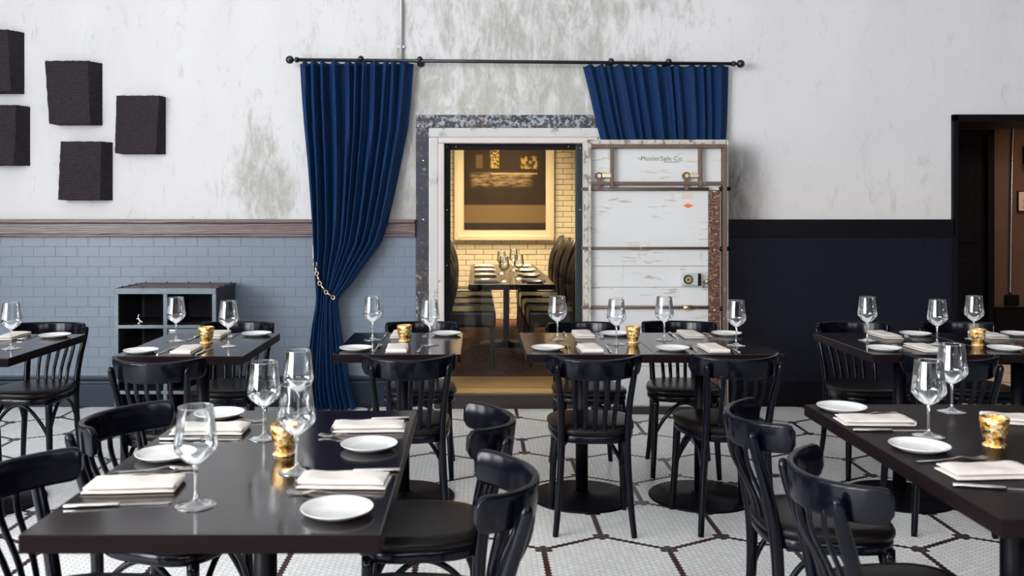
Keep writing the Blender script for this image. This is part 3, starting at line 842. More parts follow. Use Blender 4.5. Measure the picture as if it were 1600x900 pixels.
# ------------------------------------------------------------------ woven wall panels
def wall_panel(px0, px1, py0, py1, skew, dep, label):
    S = 219.0
    x0, x1 = (px0 - 745) / S, (px1 - 745) / S; z0, z1 = 1.39 - (py1 - 330) / S, 1.39 - (py0 - 330) / S
    cx, cz_ = (x0 + x1) / 2, (z0 + z1) / 2
    W, H = x1 - x0, z1 - z0
    tl, bl, tr_, br = skew      # inward shifts of the front corners, x
    k = (YW - dep) / YW
    back = [(-W / 2 + .004 + bl, 0, -H / 2), (W / 2, 0, -H / 2), (W / 2, 0, H / 2), (-W / 2 + .004 + tl, 0, H / 2)]
    fw = W
    front = [(-fw / 2 + bl - .02, -dep, -H / 2 + .004), (fw / 2 - br, -dep, -H / 2 + .004), (fw / 2 - tr_, -dep, H / 2 + .002), (-fw / 2 + tl - .02, -dep, H / 2 + .002)]
    # build as a dense grid so edges can be fuzzy
    bm = bmesh.new()
    vs = [bm.verts.new(p) for p in back + front]
    for f in ((0, 1, 2, 3), (4, 7, 6, 5), (0, 4, 5, 1), (1, 5, 6, 2), (2, 6, 7, 3), (3, 7, 4, 0)): bm.faces.new([vs[i] for i in f])
    bmesh.ops.subdivide_edges(bm, edges=bm.edges[:], cuts=14, use_grid_fill=True)
    for v in bm.verts:
        if v.co.y < -.001: v.co += Vector((random.uniform(-1, 1), random.uniform(-1, 1), random.uniform(-1, 1))) * .0022
    bmesh.ops.recalc_face_normals(bm, faces=bm.faces[:])
    me = bpy.data.meshes.new('wall_panel'); bm.to_mesh(me); bm.free(); me.materials.append(M['woven'])
    tag(place('wall_panel', me, None, (cx, YW, cz_)), label, 'wall panel', 'black woven wall panels')
wall_panel(-35, 38, 51, 147, (0, 0, .07, .045), .10, 'black woven wall panel, topmost at left edge of the photo')
wall_panel(-28, 47, 167, 259, (0, .0, .05, .065), .10, 'black woven wall panel at left edge, directly below the topmost one')
wall_panel(87, 160, 99, 196, (-.01, .02, .065, .045), .10, 'black woven wall panel narrowing downwards, highest of the three away from the edge')
wall_panel(193, 259, 152, 241, (0, -.01, .02, .045), .08, 'black woven wall panel furthest right, nearest the blue curtain')
wall_panel(106, 176, 223, 313, (.01, -.01, .045, .055), .09, 'black woven wall panel hanging lowest of the five')

# ------------------------------------------------------------------ hallway fittings
hc = thing('hall_conduit', 'thin steel conduit with switch box on brown hall wall', 'pipe', (0, 8.2, 0))
part('pipe', MB().tube(spline([(4.90, -.02, 2.5), (4.90, -.02, 2.23), (4.862, -.02, 2.12), (4.845, -.02, 1.4), (4.835, -.02, .62)], 6), .011, n=10, hint=(0, 1, 0)), 'steel', hc)
part('switch_box', MB().bev(4.79, 4.90, -.05, 0, .535, .63, .004), 'blackpaint', hc)
an = thing('alarm_box', 'small black alarm box high on the brown hall wall', 'alarm box', (0, 8.2, 0))
part('box_body', MB().bev(4.955, 5.08, -.08, 0, 1.82, 1.98, .008), 'blackpaint', an)
part('cable', MB().tube([(5.0, -.02, 1.97), (5.0, -.02, 2.5)], .008, n=8, hint=(0, 1, 0)), 'steel', an)
nt_ = thing('wall_notice', 'small framed paper notice on brown hall wall', 'notice', (0, 8.2, 0))
part('notice_frame', MB().bev(4.905, 5.11, -.015, 0, 1.385, 1.575, .003), 'blackpaint', nt_)
part('notice_sheet', MB().box(4.915, 5.10, -.018, -.014, 1.395, 1.565), 'notice', nt_)
pr = MB()
for i, (a, b) in enumerate(((4.985, 5.03), (4.96, 5.06), (4.95, 5.07), (4.955, 5.065), (4.95, 5.07))):
    z = 1.535 - i * .027; pr.box(a, b, -.0195, -.018, z - .004, z + .004)
part('notice_print', pr, 'ink', nt_)

# ------------------------------------------------------------------ steel cabinet
CX0, CX1, CY0, CY1, CT = -2.37, -1.705, 5.90, 6.385, 0.882
cb = thing('steel_cabinet', 'grey steel framed cubby cabinet with plank top against blue wall', 'cabinet', (0, 0, 0))
g = .026
mid = (CX0 + CX1) / 2
zs = [.02, .215, .43, .645, CT - .012]
for x in (CX0, mid - g / 2, CX1 - g):
    part('front_post', MB().bev(x, x + g, CY0, CY0 + g, 0, CT - .012, .002), 'cabinetsteel', cb)
for x in (CX0, CX1 - g):
    part('rear_post', MB().bev(x, x + g, CY1 - g, CY1, 0, CT - .012, .002), 'cabinetsteel', cb)
for z in zs:
    part('front_rail', MB().bev(CX0 + .002, CX1 - .002, CY0 - .003, CY0 + g - .004, z - .022, z, .002), 'cabinetsteel', cb)
    if z < zs[-1]: part('shelf', MB().box(CX0 + .004, CX1 - .004, CY0 + g, CY1 - .004, z - .012, z - .002), 'cabinetdark', cb)
for x in (CX0 + .002, CX1 - .012):
    part('side_panel', MB().box(x, x + .010, CY0 + g, CY1 - g, .02, CT - .014), 'cabinetdark', cb)
part('divider', MB().box(mid - .005, mid + .005, CY0 + g, CY1 - .012, .02, CT - .014), 'cabinetdark', cb)
part('back_panel', MB().box(CX0 + .004, CX1 - .004, CY1 - .012, CY1 - .002, .02, CT - .014), 'cabinetdark', cb)
np_ = 5; pw = (CY1 - CY0 - .03) / np_
for i in range(np_):
    part('top_plank', MB().bev(CX0 + .012, CX1 - .012, CY0 + .018 + i * pw, CY0 + .018 + (i + 1) * pw - .002, CT - .012, CT, .002), 'cabinetwood', cb)
for x0, x1, y0, y1 in ((CX0, CX1, CY0 - .003, CY0 + .016), (CX0, CX1, CY1 - .014, CY1), (CX0, CX0 + .012, CY0, CY1), (CX1 - .012, CX1, CY0, CY1)):
    part('top_edge', MB().bev(x0, x1, y0, y1, CT - .014, CT + .003, .002), 'cabinetdark' if y0 > 6 or x1 - x0 < .1 else 'cabinetsteel', cb)
rv = MB().ball((0, 0, 0), .007, 10).mesh('rivet', 'cabinetdark')
for i in range(5):
    for y in (CY0 + .01, CY1 - .007): place('rivet', rv, cb, (CX0 + .03 + i * (CX1 - CX0 - .06) / 4, y, CT + .004))
for i in range(1, 4):
    for x in (CX0 + .006, CX1 - .006): place('rivet', rv, cb, (x, CY0 + i * (CY1 - CY0) / 4, CT + .004))
dr = part('drawer', MB().bev(mid + g / 2 + .004, CX1 - g - .004, CY0 + .012, CY0 + .35, .440, .618, .003), 'cabinetwood', cb)
part('drawer_band', MB().bev(mid + g / 2 + .004, CX1 - g - .004, CY0 + .004, CY0 + .014, .585, .618, .002), 'cabinetsteel', dr)
part('drawer_latch', MB().bev(mid + .03, mid + .07, CY0 - .004, CY0 + .012, .588, .614, .002), 'silver', dr)
orn = thing('silver_ornament', 'tiny silver ornament on upper left shelf of steel cabinet', 'ornament', (-2.235, 5.97, .645))
part('ornament_body', MB().tube(spline([(0, 0, 0), (.004, 0, .022), (-.004, 0, .045), (0, 0, .062)], 5), .007, n=8, hint=(0, 1, 0)), 'silver', orn)
part('ornament_arm', MB().tube(spline([(-.012, 0, .034), (0, 0, .03), (.014, 0, .016), (.026, 0, .008)], 4), .006, n=8, hint=(0, 1, 0)), 'silver', orn)
part('ornament_foot', MB().lathe([(0, 0), (.014, 0), (.014, .004), (.006, .008), (0, .008)], 14), 'silver', orn)

# ------------------------------------------------------------------ tables
TZ = 0.75
def pedestal_table(x0, x1, y0, y1, label, group=None, base_r=.25, top=TZ, th_=.038, zf=0.0, mat='table'):
    cx, cy = (x0 + x1) / 2, (y0 + y1) / 2
    t = thing('pedestal_table', label, 'table', (cx, cy, zf), 0, group)
    hx, hy, h = (x1 - x0) / 2, (y1 - y0) / 2, top - zf
    tt = part('tabletop', MB().bev(-hx, hx, -hy, hy, h - th_, h, .0035), mat, t)
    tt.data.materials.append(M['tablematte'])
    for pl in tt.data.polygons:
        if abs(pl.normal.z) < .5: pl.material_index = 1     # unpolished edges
    part('column', MB().tube([(0, 0, .012), (0, 0, h - th_ - .01)], .030, n=24, hint=(0, 1, 0)), 'iron', t)
    part('base_plate', MB().lathe([(0, 0), (base_r, 0), (base_r, .006), (base_r - .006, .010), (.05, .016), (.04, .03), (.0, .03)], 48), 'iron', t)
    sp = MB(); sp.bev(-hx * .7, hx * .7, -.025, .025, h - th_ - .012, h - th_, .002); sp.bev(-.025, .025, -hy * .7, hy * .7, h - th_ - .012, h - th_, .002)
    part('top_spider', sp, 'iron', t)
    return t
GT = 'small two-seat tables along the vault wall'
Y0, Y1 = 4.03, 4.755
pedestal_table(-.907, -.190, 1.783, 2.900, 'large dark wood table in left foreground with four place settings', base_r=.30)
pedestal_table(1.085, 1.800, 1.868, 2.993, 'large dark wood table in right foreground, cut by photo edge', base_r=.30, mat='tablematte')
pedestal_table(-.645, -.070, Y0, Y1, 'small dark table standing alone in front of blue curtain and vault opening', GT)
pedestal_table(.222, .7995, Y0, Y1, 'left table of the joined pair in front of the open vault door', GT)
pedestal_table(.8005, 1.378, Y0, Y1, 'right table of the joined pair in front of the open vault door', GT)
pedestal_table(-1.610, -1.032, 3.98, 4.735, 'small dark table in front of the steel cubby cabinet', GT)
pedestal_table(-2.615, -2.035, 3.92, 4.70, 'small dark table cut off at left edge, before the blue tiles', GT)
pedestal_table(1.770, 2.3445, Y0, Y1, 'left table of the dark joined pair near the right doorway', GT)
pedestal_table(2.3455, 2.920, Y0, Y1, 'right table of the dark joined pair, nearest the right doorway', GT)

# ------------------------------------------------------------------ bentwood chairs
def chair_meshes():
    me = {}
    def outline(k, n=44):
        pts = []
        for i in range(n):
            a = 2 * pi * i / n; c, s_ = cos(a), sin(a); e = 2 / 3.0
            x = math.copysign(abs(c) ** e, c) * .198 * k; y = math.copysign(abs(s_) ** e, s_) * .198 * k
            x *= 1 + .10 * (y / .198)          # a little wider in front
            pts.append((x * .96, y))
        return pts
    def stack(layers, n=44):
        mb = MB(); rows = [[(x, y, z) for x, y in outline(k, n)] for k, z in layers]
        vs = [p for r in rows for p in r]; fs = []
        for i in range(len(rows) - 1):
            for j in range(n):
                q = (j + 1) % n; fs.append((i * n + j, i * n + q, (i + 1) * n + q, (i + 1) * n + j))
        fs.append(tuple(reversed(range(n)))); fs.append(tuple((len(rows) - 1) * n + j for j in range(n)))
        return mb.add(vs, fs, True)
    me['seat_frame'] = stack([(.90, .395), (.955, .397), (.975, .405), (.975, .428), (.95, .432)]).mesh('seat_frame', 'chair')
    me['seat'] = stack([(.93, .430), (.985, .433), (1.0, .440), (1.0, .447), (.985, .455), (.94, .462), (.8, .466), (.5, .468), (.2, .4685)]).mesh('seat', 'leather')
    # back rail: bent wood arc
    Rr, yc, tm = .2058, -.064, R(71); nseg = 46
    rows = []
    for i in range(nseg + 1):
        u = i / nseg * 2 - 1; th = u * tm
        topz = .768 + .010 * u * u; botz = .680 + .012 * u * u
        e = 1.0
        d = (1 - abs(u)) * tm * Rr
        if d < .028: e = math.sqrt(max(0.0, 1 - (1 - d / .028) ** 2)) * .55 + .45
        mz, hz = (topz + botz) / 2, (topz - botz) / 2 * e
        sec = []
        for rr_, zz in ((-.010, -.80), (-.0085, -.95), (-.004, -1), (.004, -1), (.0085, -.95), (.010, -.80), (.010, 0), (.010, .80), (.0085, .95), (.004, 1), (-.004, 1), (-.0085, .95), (-.010, .80), (-.010, 0)):
            z = mz + zz * hz
            r_ = Rr + rr_ + (z - .72) * .10
            sec.append((r_ * sin(th), yc - r_ * cos(th), z))
        rows.append(sec + [sec[0]])
    mb = MB().sheet(rows); n = 14
    mb.f.append(tuple(range(n))); mb.sm.append(False); o = nseg * (n + 1); mb.f.append(tuple(o + j for j in reversed(range(n)))); mb.sm.append(False)
    me['back_rail'] = mb.mesh('back_rail', 'chair')
    # rear legs running up as back posts (one mesh, mirrored copy)
    for sg, nm in ((1, 'rear_leg_a'), (-1, 'rear_leg_b')):
        p = spline([(sg * .168, -.190, 0), (sg * .156, -.172, .12), (sg * .145, -.165, .28), (sg * .140, -.172, .43), (sg * .145, -.196, .56), (sg * .157, -.232, .68), (sg * .161, -.243, .725)], 5)
        p += [Vector((sg * .1622, -.2455, .737)), Vector((sg * .163, -.247, .744)), Vector((sg * .1632, -.2475, .747))]
        k = len(p)
        ra = lerp_list([.0125, .014, .015, .0155, .0145, .013, .013], k - 3) + [.011, .007, .002]
        rb = lerp_list([.013, .0155, .018, .020, .019, .017, .016], k - 3) + [.013, .008, .002]
        me[nm] = MB().tube(p, ra, rb, 12, (0, 1, 0)).mesh('rear_leg', 'chair')
        p = spline([(sg * .152, .150, .405), (sg * .158, .156, .25), (sg * .165, .166, .10), (sg * .170, .176, 0)], 4)
        me['front_leg_a' if sg > 0 else 'front_leg_b'] = MB().tube(p, lerp_list([.018, .0165, .0145, .0125], len(p)), None, 12, (0, 1, 0)).mesh('front_leg', 'chair')
        p = spline([(sg * .150, -.168, .19), (sg * .148, -.150, .27), (sg * .145, -.105, .345), (sg * .142, -.045, .385), (sg * .143, .015, .388), (sg * .147, .075, .345), (sg * .152, .125, .275), (sg * .156, .153, .215)], 5)
        me['brace_a' if sg > 0 else 'brace_b'] = MB().tube(p, .0095, None, 8, (1, 0, 0)).mesh('arched_brace', 'chair')
    p = spline([(.160, .156, .215), (.130, .158, .275), (.080, .160, .345), (.030, .160, .386), (-.030, .160, .386), (-.080, .160, .345), (-.130, .158, .275), (-.160, .156, .215)], 5)
    me['front_brace'] = MB().tube(p, .0095, None, 8, (0, 1, 0)).mesh('arched_brace', 'chair')
    for i in range(5):
        u = (i - 2) / 2
        th = u * R(27); xt, yt = Rr * sin(th), yc - Rr * cos(th)
        p = spline([(u * .078, -.186 + .012 * u * u, .425), (u * .083, -.205 + .012 * u * u, .52), (xt * .97, yt * .965, .63), (xt, yt - .0005, .70)], 4)
        me['slat%d' % i] = MB().tube(p, lerp_list([.0095, .010, .0105, .0115], len(p)), .0062, 10, (0, 1, 0)).mesh('slat', 'chair')
    return me
CH = chair_meshes()
def chair(x, y, deg, label, group):
    t = thing('bentwood_chair', label, 'chair', (x, y, 0), R(deg), group)
    place('seat_frame', CH['seat_frame'], t); place('seat', CH['seat'], t); place('back_rail', CH['back_rail'], t)
    for nm, k in (('rear_leg', 'rear_leg_a'), ('rear_leg', 'rear_leg_b'), ('front_leg', 'front_leg_a'), ('front_leg', 'front_leg_b'),
                  ('arched_brace', 'brace_a'), ('arched_brace', 'brace_b'), ('arched_brace', 'front_brace')):
        place(nm, CH[k], t)
    for i in range(5): place('slat', CH['slat%d' % i], t)
    return t
GC = 'black bentwood dining chairs'
# heading 0 looks towards the vault wall (+Y); -90 looks to the right (+X)
chair(-.905, 2.715, -104, 'black bentwood chair at left foreground table, farther one on the left side', GC)
chair(-.925, 2.140, -98, 'black bentwood chair in the bottom left corner of the photo', GC)
chair(-.165, 2.725, 92, 'black bentwood chair at left foreground table, farther one on the right side', GC)
chair(-.135, 2.140, 90, 'black bentwood chair at left foreground table, nearer one on the right side', GC)
chair(1.055, 2.785, -92, 'black bentwood chair at right foreground table, farther of the two', GC)
chair(1.050, 2.200, -88, 'black bentwood chair at right foreground table, nearer of the two', GC)
chair(.510, 4.035, -2, 'black bentwood chair, back to us, at left table of the pair before the vault door', GC)
chair(1.100, 4.060, 7, 'black bentwood chair, back to us, at right table of the pair before the vault door', GC)
chair(.590, 4.820, 184, 'black bentwood chair facing us behind left table of the pair before the vault door', GC)
chair(1.105, 4.860, 174, 'black bentwood chair facing us behind right table of the pair, against white vault door', GC)
chair(-.305, 4.035, 6, 'black bentwood chair, back to us, at the lone table before the vault opening', GC)
chair(-.300, 4.835, 180, 'black bentwood chair facing us behind the lone table before the vault opening', GC)
chair(-1.335, 3.965, -4, 'black bentwood chair, back to us, at the table before the steel cabinet', GC)
chair(-1.325, 4.835, 178, 'black bentwood chair facing us between table and steel cabinet', GC)
chair(-2.350, 4.800, 178, 'black bentwood chair facing us behind the table cut off at left', GC)
chair(-2.325, 3.930, 0, 'black bentwood chair barely showing at left edge, near side of cut off table', GC)
chair(2.080, 4.835, 182, 'black bentwood chair facing us behind left table of the pair near doorway', GC)
chair(2.650, 4.835, 178, 'black bentwood chair facing us behind right table of the pair near doorway', GC)
chair(2.050, 4.035, -4, 'black bentwood chair, back to us, at left table of the pair near doorway', GC)

# ------------------------------------------------------------------ table ware
def build_ware():
    me = {}
    bowl = [(.0045, .088), (.010, .0905), (.022, .098), (.036, .110), (.0445, .122), (.0468, .130), (.0462, .139), (.0440, .155), (.0415, .175), (.0385, .200), (.0368, .2150)]
    inner = [(r - .0009, z) for r, z in reversed(bowl[2:])] 
    me['bowl'] = MB().lathe(bowl, 40).mesh('bowl', 'bowl')
    me['rim'] = MB().lathe([(.0368 + .0009 * cos(a * pi / 4), .2150 + .0009 * sin(a * pi / 4)) for a in range(9)], 40).mesh('rim', 'foot')
    me['stem'] = MB().lathe([(0, .0135), (.0060, .0135), (.0045, .022), (.0038, .035), (.0036, .060), (.0042, .080), (.0075, .0895), (.0040, .0925), (0, .0930)], 16).mesh('stem', 'foot')
    me['foot'] = MB().lathe([(0, 0), (.0430, 0), (.0440, .0012), (.0430, .0024), (.030, .0040), (.014, .0080), (.0062, .0136), (0, .0138)], 40).mesh('foot', 'foot')
    me['plate'] = MB().lathe([(0, .0035), (.050, .0035), (.060, .0060), (.068, .0120), (.0745, .0140), (.0765, .0150), (.0770, .0142), (.0755, .0125), (.068, .0075), (.052, 0), (0, 0)], 56).mesh('plate', 'china')
    # fork
    f = MB(); secs = [(-.098, .0085, .0012), (-.085, .0095, .0014), (-.04, .0062, .0022), (.0, .0048, .0045), (.022, .0050, .0085), (.034, .0085, .0085), (.046, .0200, .0058), (.056, .0228, .0036), (.062, .0228, .0028)]
    vs = []; fs = []
    for x, wd, z in secs: vs += [(x, -wd / 2, z), (x, wd / 2, z), (x, wd / 2, z + .0024), (x, -wd / 2, z + .0024)]
    for i in range(len(secs) - 1):
        for j in range(4):
            q = (j + 1) % 4; fs.append((i * 4 + j, i * 4 + q, i * 4 + 4 + q, i * 4 + 4 + j))
    fs += [(3, 2, 1, 0), tuple(len(vs) - 4 + j for j in range(4))]
    f.add(vs, fs)
    for i in range(4):
        y = -.0096 + i * .0064
        t = [(.0615, .0028), (.080, .0026), (.098, .0062)]
        vs = []; fs = []
        for x, z in t: vs += [(x, y - .0017, z), (x, y + .0017, z), (x, y + .0017, z + .0020), (x, y - .0017, z + .0020)]
        for a in range(2):
            for j in range(4):
                q = (j + 1) % 4; fs.append((a * 4 + j, a * 4 + q, a * 4 + 4 + q, a * 4 + 4 + j))
        fs += [(3, 2, 1, 0), (8, 9, 10, 11)]
        f.add(vs, fs)
    me['fork'] = f.mesh('fork', 'steel')
    p = [(-.112, 0, .0046), (-.110, 0, .0046), (-.06, 0, .0046), (.0, 0, .0042), (.004, 0, .0040)]
    me['handle'] = MB().tube(p, [.004, .0065, .0072, .0058, .0035], [.003, .0044, .0044, .0038, .0025], 10, (0, 0, 1)).mesh('knife_handle', 'steel')
    bl = MB(); out = [(.002, -.0055), (.05, -.0070), (.09, -.0075), (.108, -.0045), (.113, .0030), (.108, .0062), (.05, .0060), (.002, .0050)]
    n = len(out)
    bl.add([(x, y, .0012) for x, y in out] + [(x, y, .0028) for x, y in out], [tuple(reversed(range(n))), tuple(range(n, 2 * n))] + [(i, (i + 1) % n, n + (i + 1) % n, n + i) for i in range(n)])
    me['blade'] = bl.mesh('knife_blade', 'steel')
    # folded napkin: two folded leaves with soft edges, joined along the fold at -x; several variants
    for v in range(4):
        rnd = random.Random(20 + v); ph = rnd.uniform(0, 6)
        mb = MB()
        for lay in range(2):
            Ln, Wd = (.206, .098) if lay == 0 else (.200, .094)
            ox, oy = (0, 0) if lay == 0 else (-.002, rnd.uniform(-.003, .003))
            zb = 0 if lay == 0 else .0098
            hh = .0092 if lay == 0 else .0098
            nx, ny = 20, 10
            top, bot = [], []
            for j in range(ny + 1):
                rt, rbm = [], []
                for i in range(nx + 1):
                    u, t = i / nx * 2 - 1, j / ny * 2 - 1
                    x = u * Ln / 2 + ox; y = t * Wd / 2 + oy + .0015 * sin(u * 3 + ph)
                    e = (1 - abs(t) ** 10) * (1 - (abs(u) ** 14 if u > 0 else abs(u) ** 8 * .9))
                    rum = .0014 * sin(u * 4.1 + t * 1.7 + ph) + .0008 * sin(u * 9 - t * 4 + 2 * ph) if lay else .0003 * sin(u * 5 + ph)
                    lift = .0035 * max(0, -u - .55) * lay * 1.5
                    z1 = zb + hh * (.25 + .75 * max(e, 0) ** .4) + rum * max(e, 0) + lift
                    z0 = zb + hh * .25 * (1 - max(e, 0) ** .3)
                    if e <= 0: z1 = zb + hh * .55
                    rt.append((x, y, z1)); rbm.append((x, y, z0))
                top.append(rt); bot.append(rbm)
            mb.sheet(top); mb.sheet(bot, flip=True)
            mb.sheet([top[0], bot[0]]); mb.sheet([bot[-1], top[-1]])
            mb.sheet([[r[0] for r in bot], [r[0] for r in top]]); mb.sheet([[r[-1] for r in top], [r[-1] for r in bot]])
        # the fold that joins both leaves
        fold = []
        for k in range(7):
            a = pi * k / 6 + pi / 2
            fold.append([(-.1015 + .0075 * cos(a), t_ / 8 * .090 - .045, .0100 + .0085 * sin(a)) for t_ in range(9)])
        mb.sheet(fold)
        me['napkin%d' % v] = mb.mesh('napkin', 'linen')
    # votive: eight-sided cup flaring upward on a small flared foot
    def oct_(layers, close=True):
        mb = MB(); n = 24; vs = []; fs = []
        for r, z in layers:
            for i in range(n):
                a = 2 * pi * i / n + pi / 4; rr_ = r * (1 + .055 * cos(4 * a)) if z < .079 else r
                vs.append((rr_ * cos(a), rr_ * sin(a), z))
        for k in range(len(layers) - 1):
            for i in range(n):
                q = (i + 1) % n; fs.append((k * n + i, k * n + q, (k + 1) * n + q, (k + 1) * n + i))
        fs.append(tuple(reversed(range(n)))); fs.append(tuple((len(layers) - 1) * n + i for i in range(n)))
        return mb.add(vs, fs, True)
    me['cup'] = oct_([(.022, .010), (.026, .020), (.031, .034), (.034, .055), (.0365, .078), (.0355, .080), (.0335, .079), (.031, .056), (.028, .036)]).mesh('cup', 'mercury')
    me['vfoot'] = oct_([(.030, 0), (.031, .003), (.027, .008), (.022, .0105)]).mesh('votive_foot', 'mercury')
    me['wax'] = MB().lathe([(0, .036), (.027, .036), (.0285, .048), (0, .046)], 20).mesh('candle', 'candle')
    return me
WARE = build_ware()
def glass(x, y, label, z=TZ):
    t = thing('wine_glass', label, 'wine glass', (x, y, z), random.uniform(0, 6), 'stemmed wine glasses')
    place('bowl', WARE['bowl'], t); place('stem', WARE['stem'], t); place('foot', WARE['foot'], t); place('rim', WARE['rim'], t)
def plate(x, y, label, z=TZ):
    tag(place('bread_plate', WARE['plate'], None, (x, y, z)), label, 'plate', 'white bread plates')
def fork(x, y, deg, label, z=TZ):
    tag(place('fork', WARE['fork'], None, (x, y, z), R(deg)), label, 'fork', 'steel forks')
def knife(x, y, deg, label, z=TZ):
    t = thing('table_knife', label, 'knife', (x, y, z), R(deg), 'steel table knives')
    place('knife_handle', WARE['handle'], t); place('knife_blade', WARE['blade'], t)
nap_i = 0
def napkin(x, y, deg, label, z=TZ):
    global nap_i
    nap_i += 1
    tag(place('napkin', WARE['napkin%d' % (nap_i % 4)], None, (x, y, z), R(deg)), label, 'napkin', 'folded cream napkins')
def votive(x, y, deg, label):
    t = thing('votive_holder', label, 'candle holder', (x, y, TZ), R(deg), 'gold mercury glass votives')
    place('cup', WARE['cup'], t); place('votive_foot', WARE['vfoot'], t); place('candle', WARE['wax'], t)

# left foreground table
LF = 'left foreground table'
glass(-.611, 1.962, 'wine glass nearest the camera on the left foreground table')
glass(-.599, 2.542, 'wine glass left of the gold votive on the left foreground table')
glass(-.443, 2.217, 'wine glass standing in front of the gold votive on the left foreground table')
glass(-.544, 2.751, 'wine glass farthest back on the left foreground table')
votive(-.505, 2.375, 12, 'gold votive holder on the left foreground table')
plate(-.803, 2.815, 'white bread plate, back left on the left foreground table')
plate(-.808, 2.345, 'white bread plate, front left on the left foreground table, behind fork')
plate(-.291, 2.439, 'white bread plate, back right on the left foreground table')
plate(-.296, 1.912, 'white bread plate, front right corner of the left foreground table')
napkin(-.795, 2.090, 184, 'folded napkin, front left on the left foreground table')
napkin(-.775, 2.622, 181, 'folded napkin, back left on the left foreground table')
napkin(-.314, 2.650, 2, 'folded napkin, back right on the left foreground table')
napkin(-.310, 2.120, -3, 'folded napkin, front right on the left foreground table')
knife(-.780, 1.960, 8, 'knife at near left corner of the left foreground table')
knife(-.774, 2.520, 0, 'knife in front of back left napkin, left foreground table')
knife(-.319, 2.768, 185, 'knife behind back right napkin, left foreground table')
knife(-.300, 2.215, 182, 'knife behind front right napkin, left foreground table')
fork(-.790, 2.222, 10, 'fork between plate and napkin, front left of left foreground table')
fork(-.735, 2.722, 14, 'fork between plate and napkin, back left of left foreground table')
fork(-.350, 2.548, 170, 'fork beside back right plate, left foreground table')
fork(-.330, 2.030, 173, 'fork behind the front right plate, left foreground table')
# right foreground table
glass(1.284, 2.564, 'wine glass nearer the camera on the right foreground table')
glass(1.516, 2.880, 'wine glass farther back on the right foreground table')
votive(1.411, 2.459, -8, 'gold votive holder on the right foreground table')
plate(1.175, 2.905, 'white bread plate at far left corner of the right foreground table')
plate(1.190, 2.426, 'white bread plate, nearer one on the right foreground table')
napkin(1.200, 2.730, 178, 'folded napkin, farther one on left side of the right foreground table')
napkin(1.240, 2.195, 183, 'folded napkin, nearest one on left side of the right foreground table')
napkin(1.655, 2.735, -18, 'folded napkin cut by right photo edge on the right foreground table')
fork(1.225, 2.820, 12, 'fork beside far plate on the right foreground table')
knife(1.205, 2.623, 0, 'knife in front of farther napkin on the right foreground table')
fork(1.215, 2.310, 9, 'fork beside nearer plate on the right foreground table')
knife(1.215, 2.075, -12, 'knife in front of nearest napkin on the right foreground table')
# small tables: (where, front setting, back setting, glasses, votive)
def small(where, fp=None, ff=None, fn=None, fk=None, bp=None, bf=None, bn=None, bk=None, gl=(), vo=None):
    if fp: plate(*fp, 'white bread plate on near side of ' + where)
    if ff: fork(*ff, 86, 'fork on near side of ' + where)
    if fn: napkin(*fn, 92, 'folded napkin on near side of ' + where)
    if fk: knife(*fk, 88, 'knife on near side of ' + where)
    if bp: plate(*bp, 'white bread plate on far side of ' + where)
    if bf: fork(*bf, -93, 'fork on far side of ' + where)
    if bn: napkin(*bn, -90, 'folded napkin on far side of ' + where)
    if bk: knife(*bk, -91, 'knife on far side of ' + where)
    for x, y, q in gl: glass(x, y, q + ' wine glass on ' + where)
    if vo: votive(*vo, 20, 'gold votive holder on ' + where)
small('lone table before vault opening', (-.557, 4.159), (-.464, 4.205), (-.366, 4.165), (-.262, 4.185), (-.157, 4.660), (-.262, 4.625), (-.388, 4.630), (-.470, 4.62),
      ((-.224, 4.318, 'right'), (-.519, 4.49, 'left')), (-.356, 4.445))
small('left table of pair before vault door', (.328, 4.170), (.425, 4.205), (.521, 4.165), (.610, 4.178), (.715, 4.660), (.633, 4.630), (.544, 4.630), (.456, 4.630),
      ((.402, 4.501, 'left'), (.671, 4.338, 'right')), (.760, 4.385))
small('right table of pair before vault door', (.902, 4.159), (1.004, 4.190), (1.091, 4.165), (1.185, 4.165), (1.290, 4.660), (1.187, 4.640), (1.094, 4.630), (1.008, 4.625),
      ((.931, 4.481, 'left'), (1.236, 4.297, 'right')))
small('table before steel cabinet', (-1.520, 4.083), (-1.418, 4.120), (-1.324, 4.121), (-1.240, 4.115), (-1.135, 4.650), (-1.245, 4.620), (-1.335, 4.620), (-1.425, 4.560),
      ((-1.482, 4.445, 'left'), (-1.174, 4.267, 'right')), (-1.312, 4.375))
small('table cut off at left', None, None, None, None, (-2.146, 4.590), (-2.262, 4.570), (-2.355, 4.570), None, ((-2.165, 4.197, 'single'),))
small('left table of pair near doorway', (1.877, 4.159), (1.975, 4.190), (2.070, 4.175), None, (2.260, 4.650), (2.178, 4.620), (2.082, 4.610), None,
      ((1.933, 4.467, 'left'), (2.207, 4.326, 'right')))
small('right table of pair near doorway', (2.436, 4.159), (2.545, 4.215), None, None, (2.784, 4.650), None, (2.612, 4.610), None,
      ((2.490, 4.520, 'single'),), (2.385, 4.297))

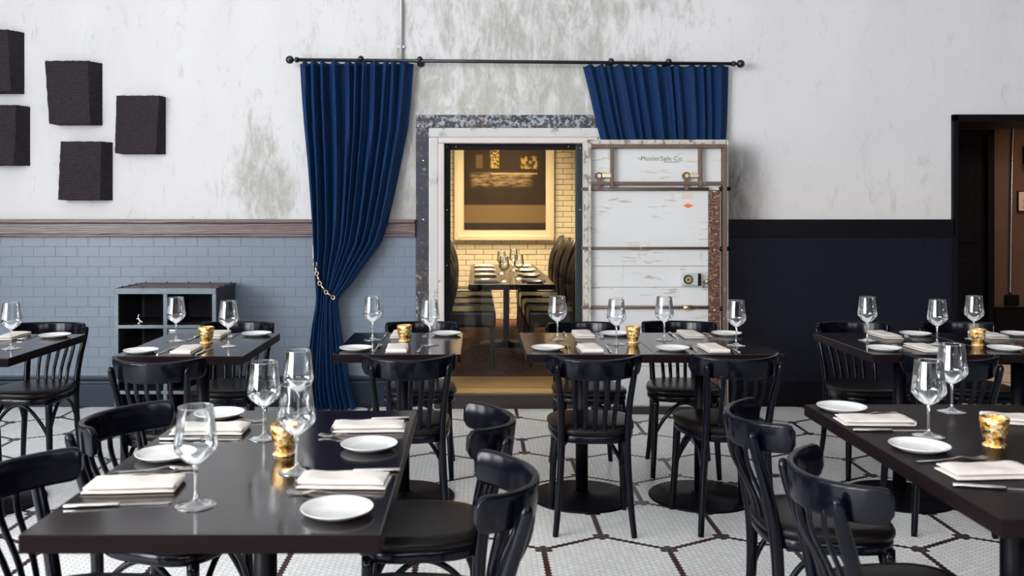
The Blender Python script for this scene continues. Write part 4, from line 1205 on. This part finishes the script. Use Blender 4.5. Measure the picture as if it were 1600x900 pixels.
# ------------------------------------------------------------------ vault room furniture
VT = 0.785
vt0, vt1, vx0, vx1 = 7.45, 10.30, -.070, .650
vtab = pedestal_table(vx0, vx1, vt0, vt1, 'long dark table set for eight inside the lit vault room', None, .26, VT, .045, VZ)
def parlor_meshes():
    me = {}
    me['seat'] = MB().bev(-.22, .22, -.21, .22, .33, .47, .03, 3).mesh('seat', 'upholstery')
    # rounded back, curved in plan, oval outline
    rows = []; nu, nv = 18, 14
    for side in (0, 1): pass
    f = MB(); gridf = []; gridb = []
    for j in range(nv + 1):
        v = j / nv; z = .42 + v * .62
        hw = .20 + .035 * sin(pi * min(1, v * 1.1)) 
        if v > .55: hw *= math.sqrt(max(.0, 1 - ((v - .55) / .451) ** 2.4))
        hw = max(hw, .01)
        rf = []; rb = []
        for i in range(nu + 1):
            u = i / nu * 2 - 1; x = u * hw
            cy = -.235 - .045 * v + .10 * (x / .235) ** 2
            pad = .028 * math.sqrt(max(0, 1 - u ** 4)) * (1 if v < .9 else .7)
            rf.append((x, cy + .012 + pad, z)); rb.append((x, cy - .022, z))
        gridf.append(rf); gridb.append(rb)
    f.sheet(gridf); f.sheet(gridb, flip=True)
    f.sheet([[r[0] for r in gridf], [r[0] for r in gridb]]); f.sheet([[r[-1] for r in gridb], [r[-1] for r in gridf]])
    f.sheet([gridb[-1], gridf[-1]]); f.sheet([gridf[0], gridb[0]])
    me['back'] = f.mesh('backrest', 'upholstery')
    for k, (x, y) in enumerate(((-.19, -.19), (.19, -.19), (-.19, .19), (.19, .19))):
        me['leg%d' % k] = MB().tube([(x * 1.03, y * 1.06, 0), (x, y, .20), (x, y, .34)], [.014, .018, .022], None, 8, (0, 1, 0)).mesh('leg', 'chairwood')
    return me
PC = parlor_meshes()
for i in range(4):
    ordn = ('nearest', 'second', 'third', 'farthest')[i]
    yy = 7.76 + i * .70
    for side, xx, dg in (('left', -.060, -90), ('right', .655, 90)):
        t = thing('upholstered_chair', ordn + ' dark round-backed chair along %s side of the vault table' % side, 'chair', (xx, yy, VZ), R(dg), 'round-backed chairs in the vault room')
        place('seat', PC['seat'], t); place('backrest', PC['back'], t)
        for k in range(4): place('leg', PC['leg%d' % k], t)
        sx = .085 if side == 'left' else .495
        plate(sx, yy + (.10 if side == 'left' else -.10), ordn + ' plate on %s side of the vault room table' % side, VT)
        napkin(sx, yy - (.06 if side == 'left' else -.06), 0, ordn + ' napkin on %s side of the vault room table' % side, VT)
for x, y, q in ((.235, 7.75, 'front left'), (.375, 8.05, 'front right'), (.240, 8.75, 'rear left'), (.375, 9.2, 'rear right')):
    glass(x, y, q + ' wine glass on the vault room table', VT)
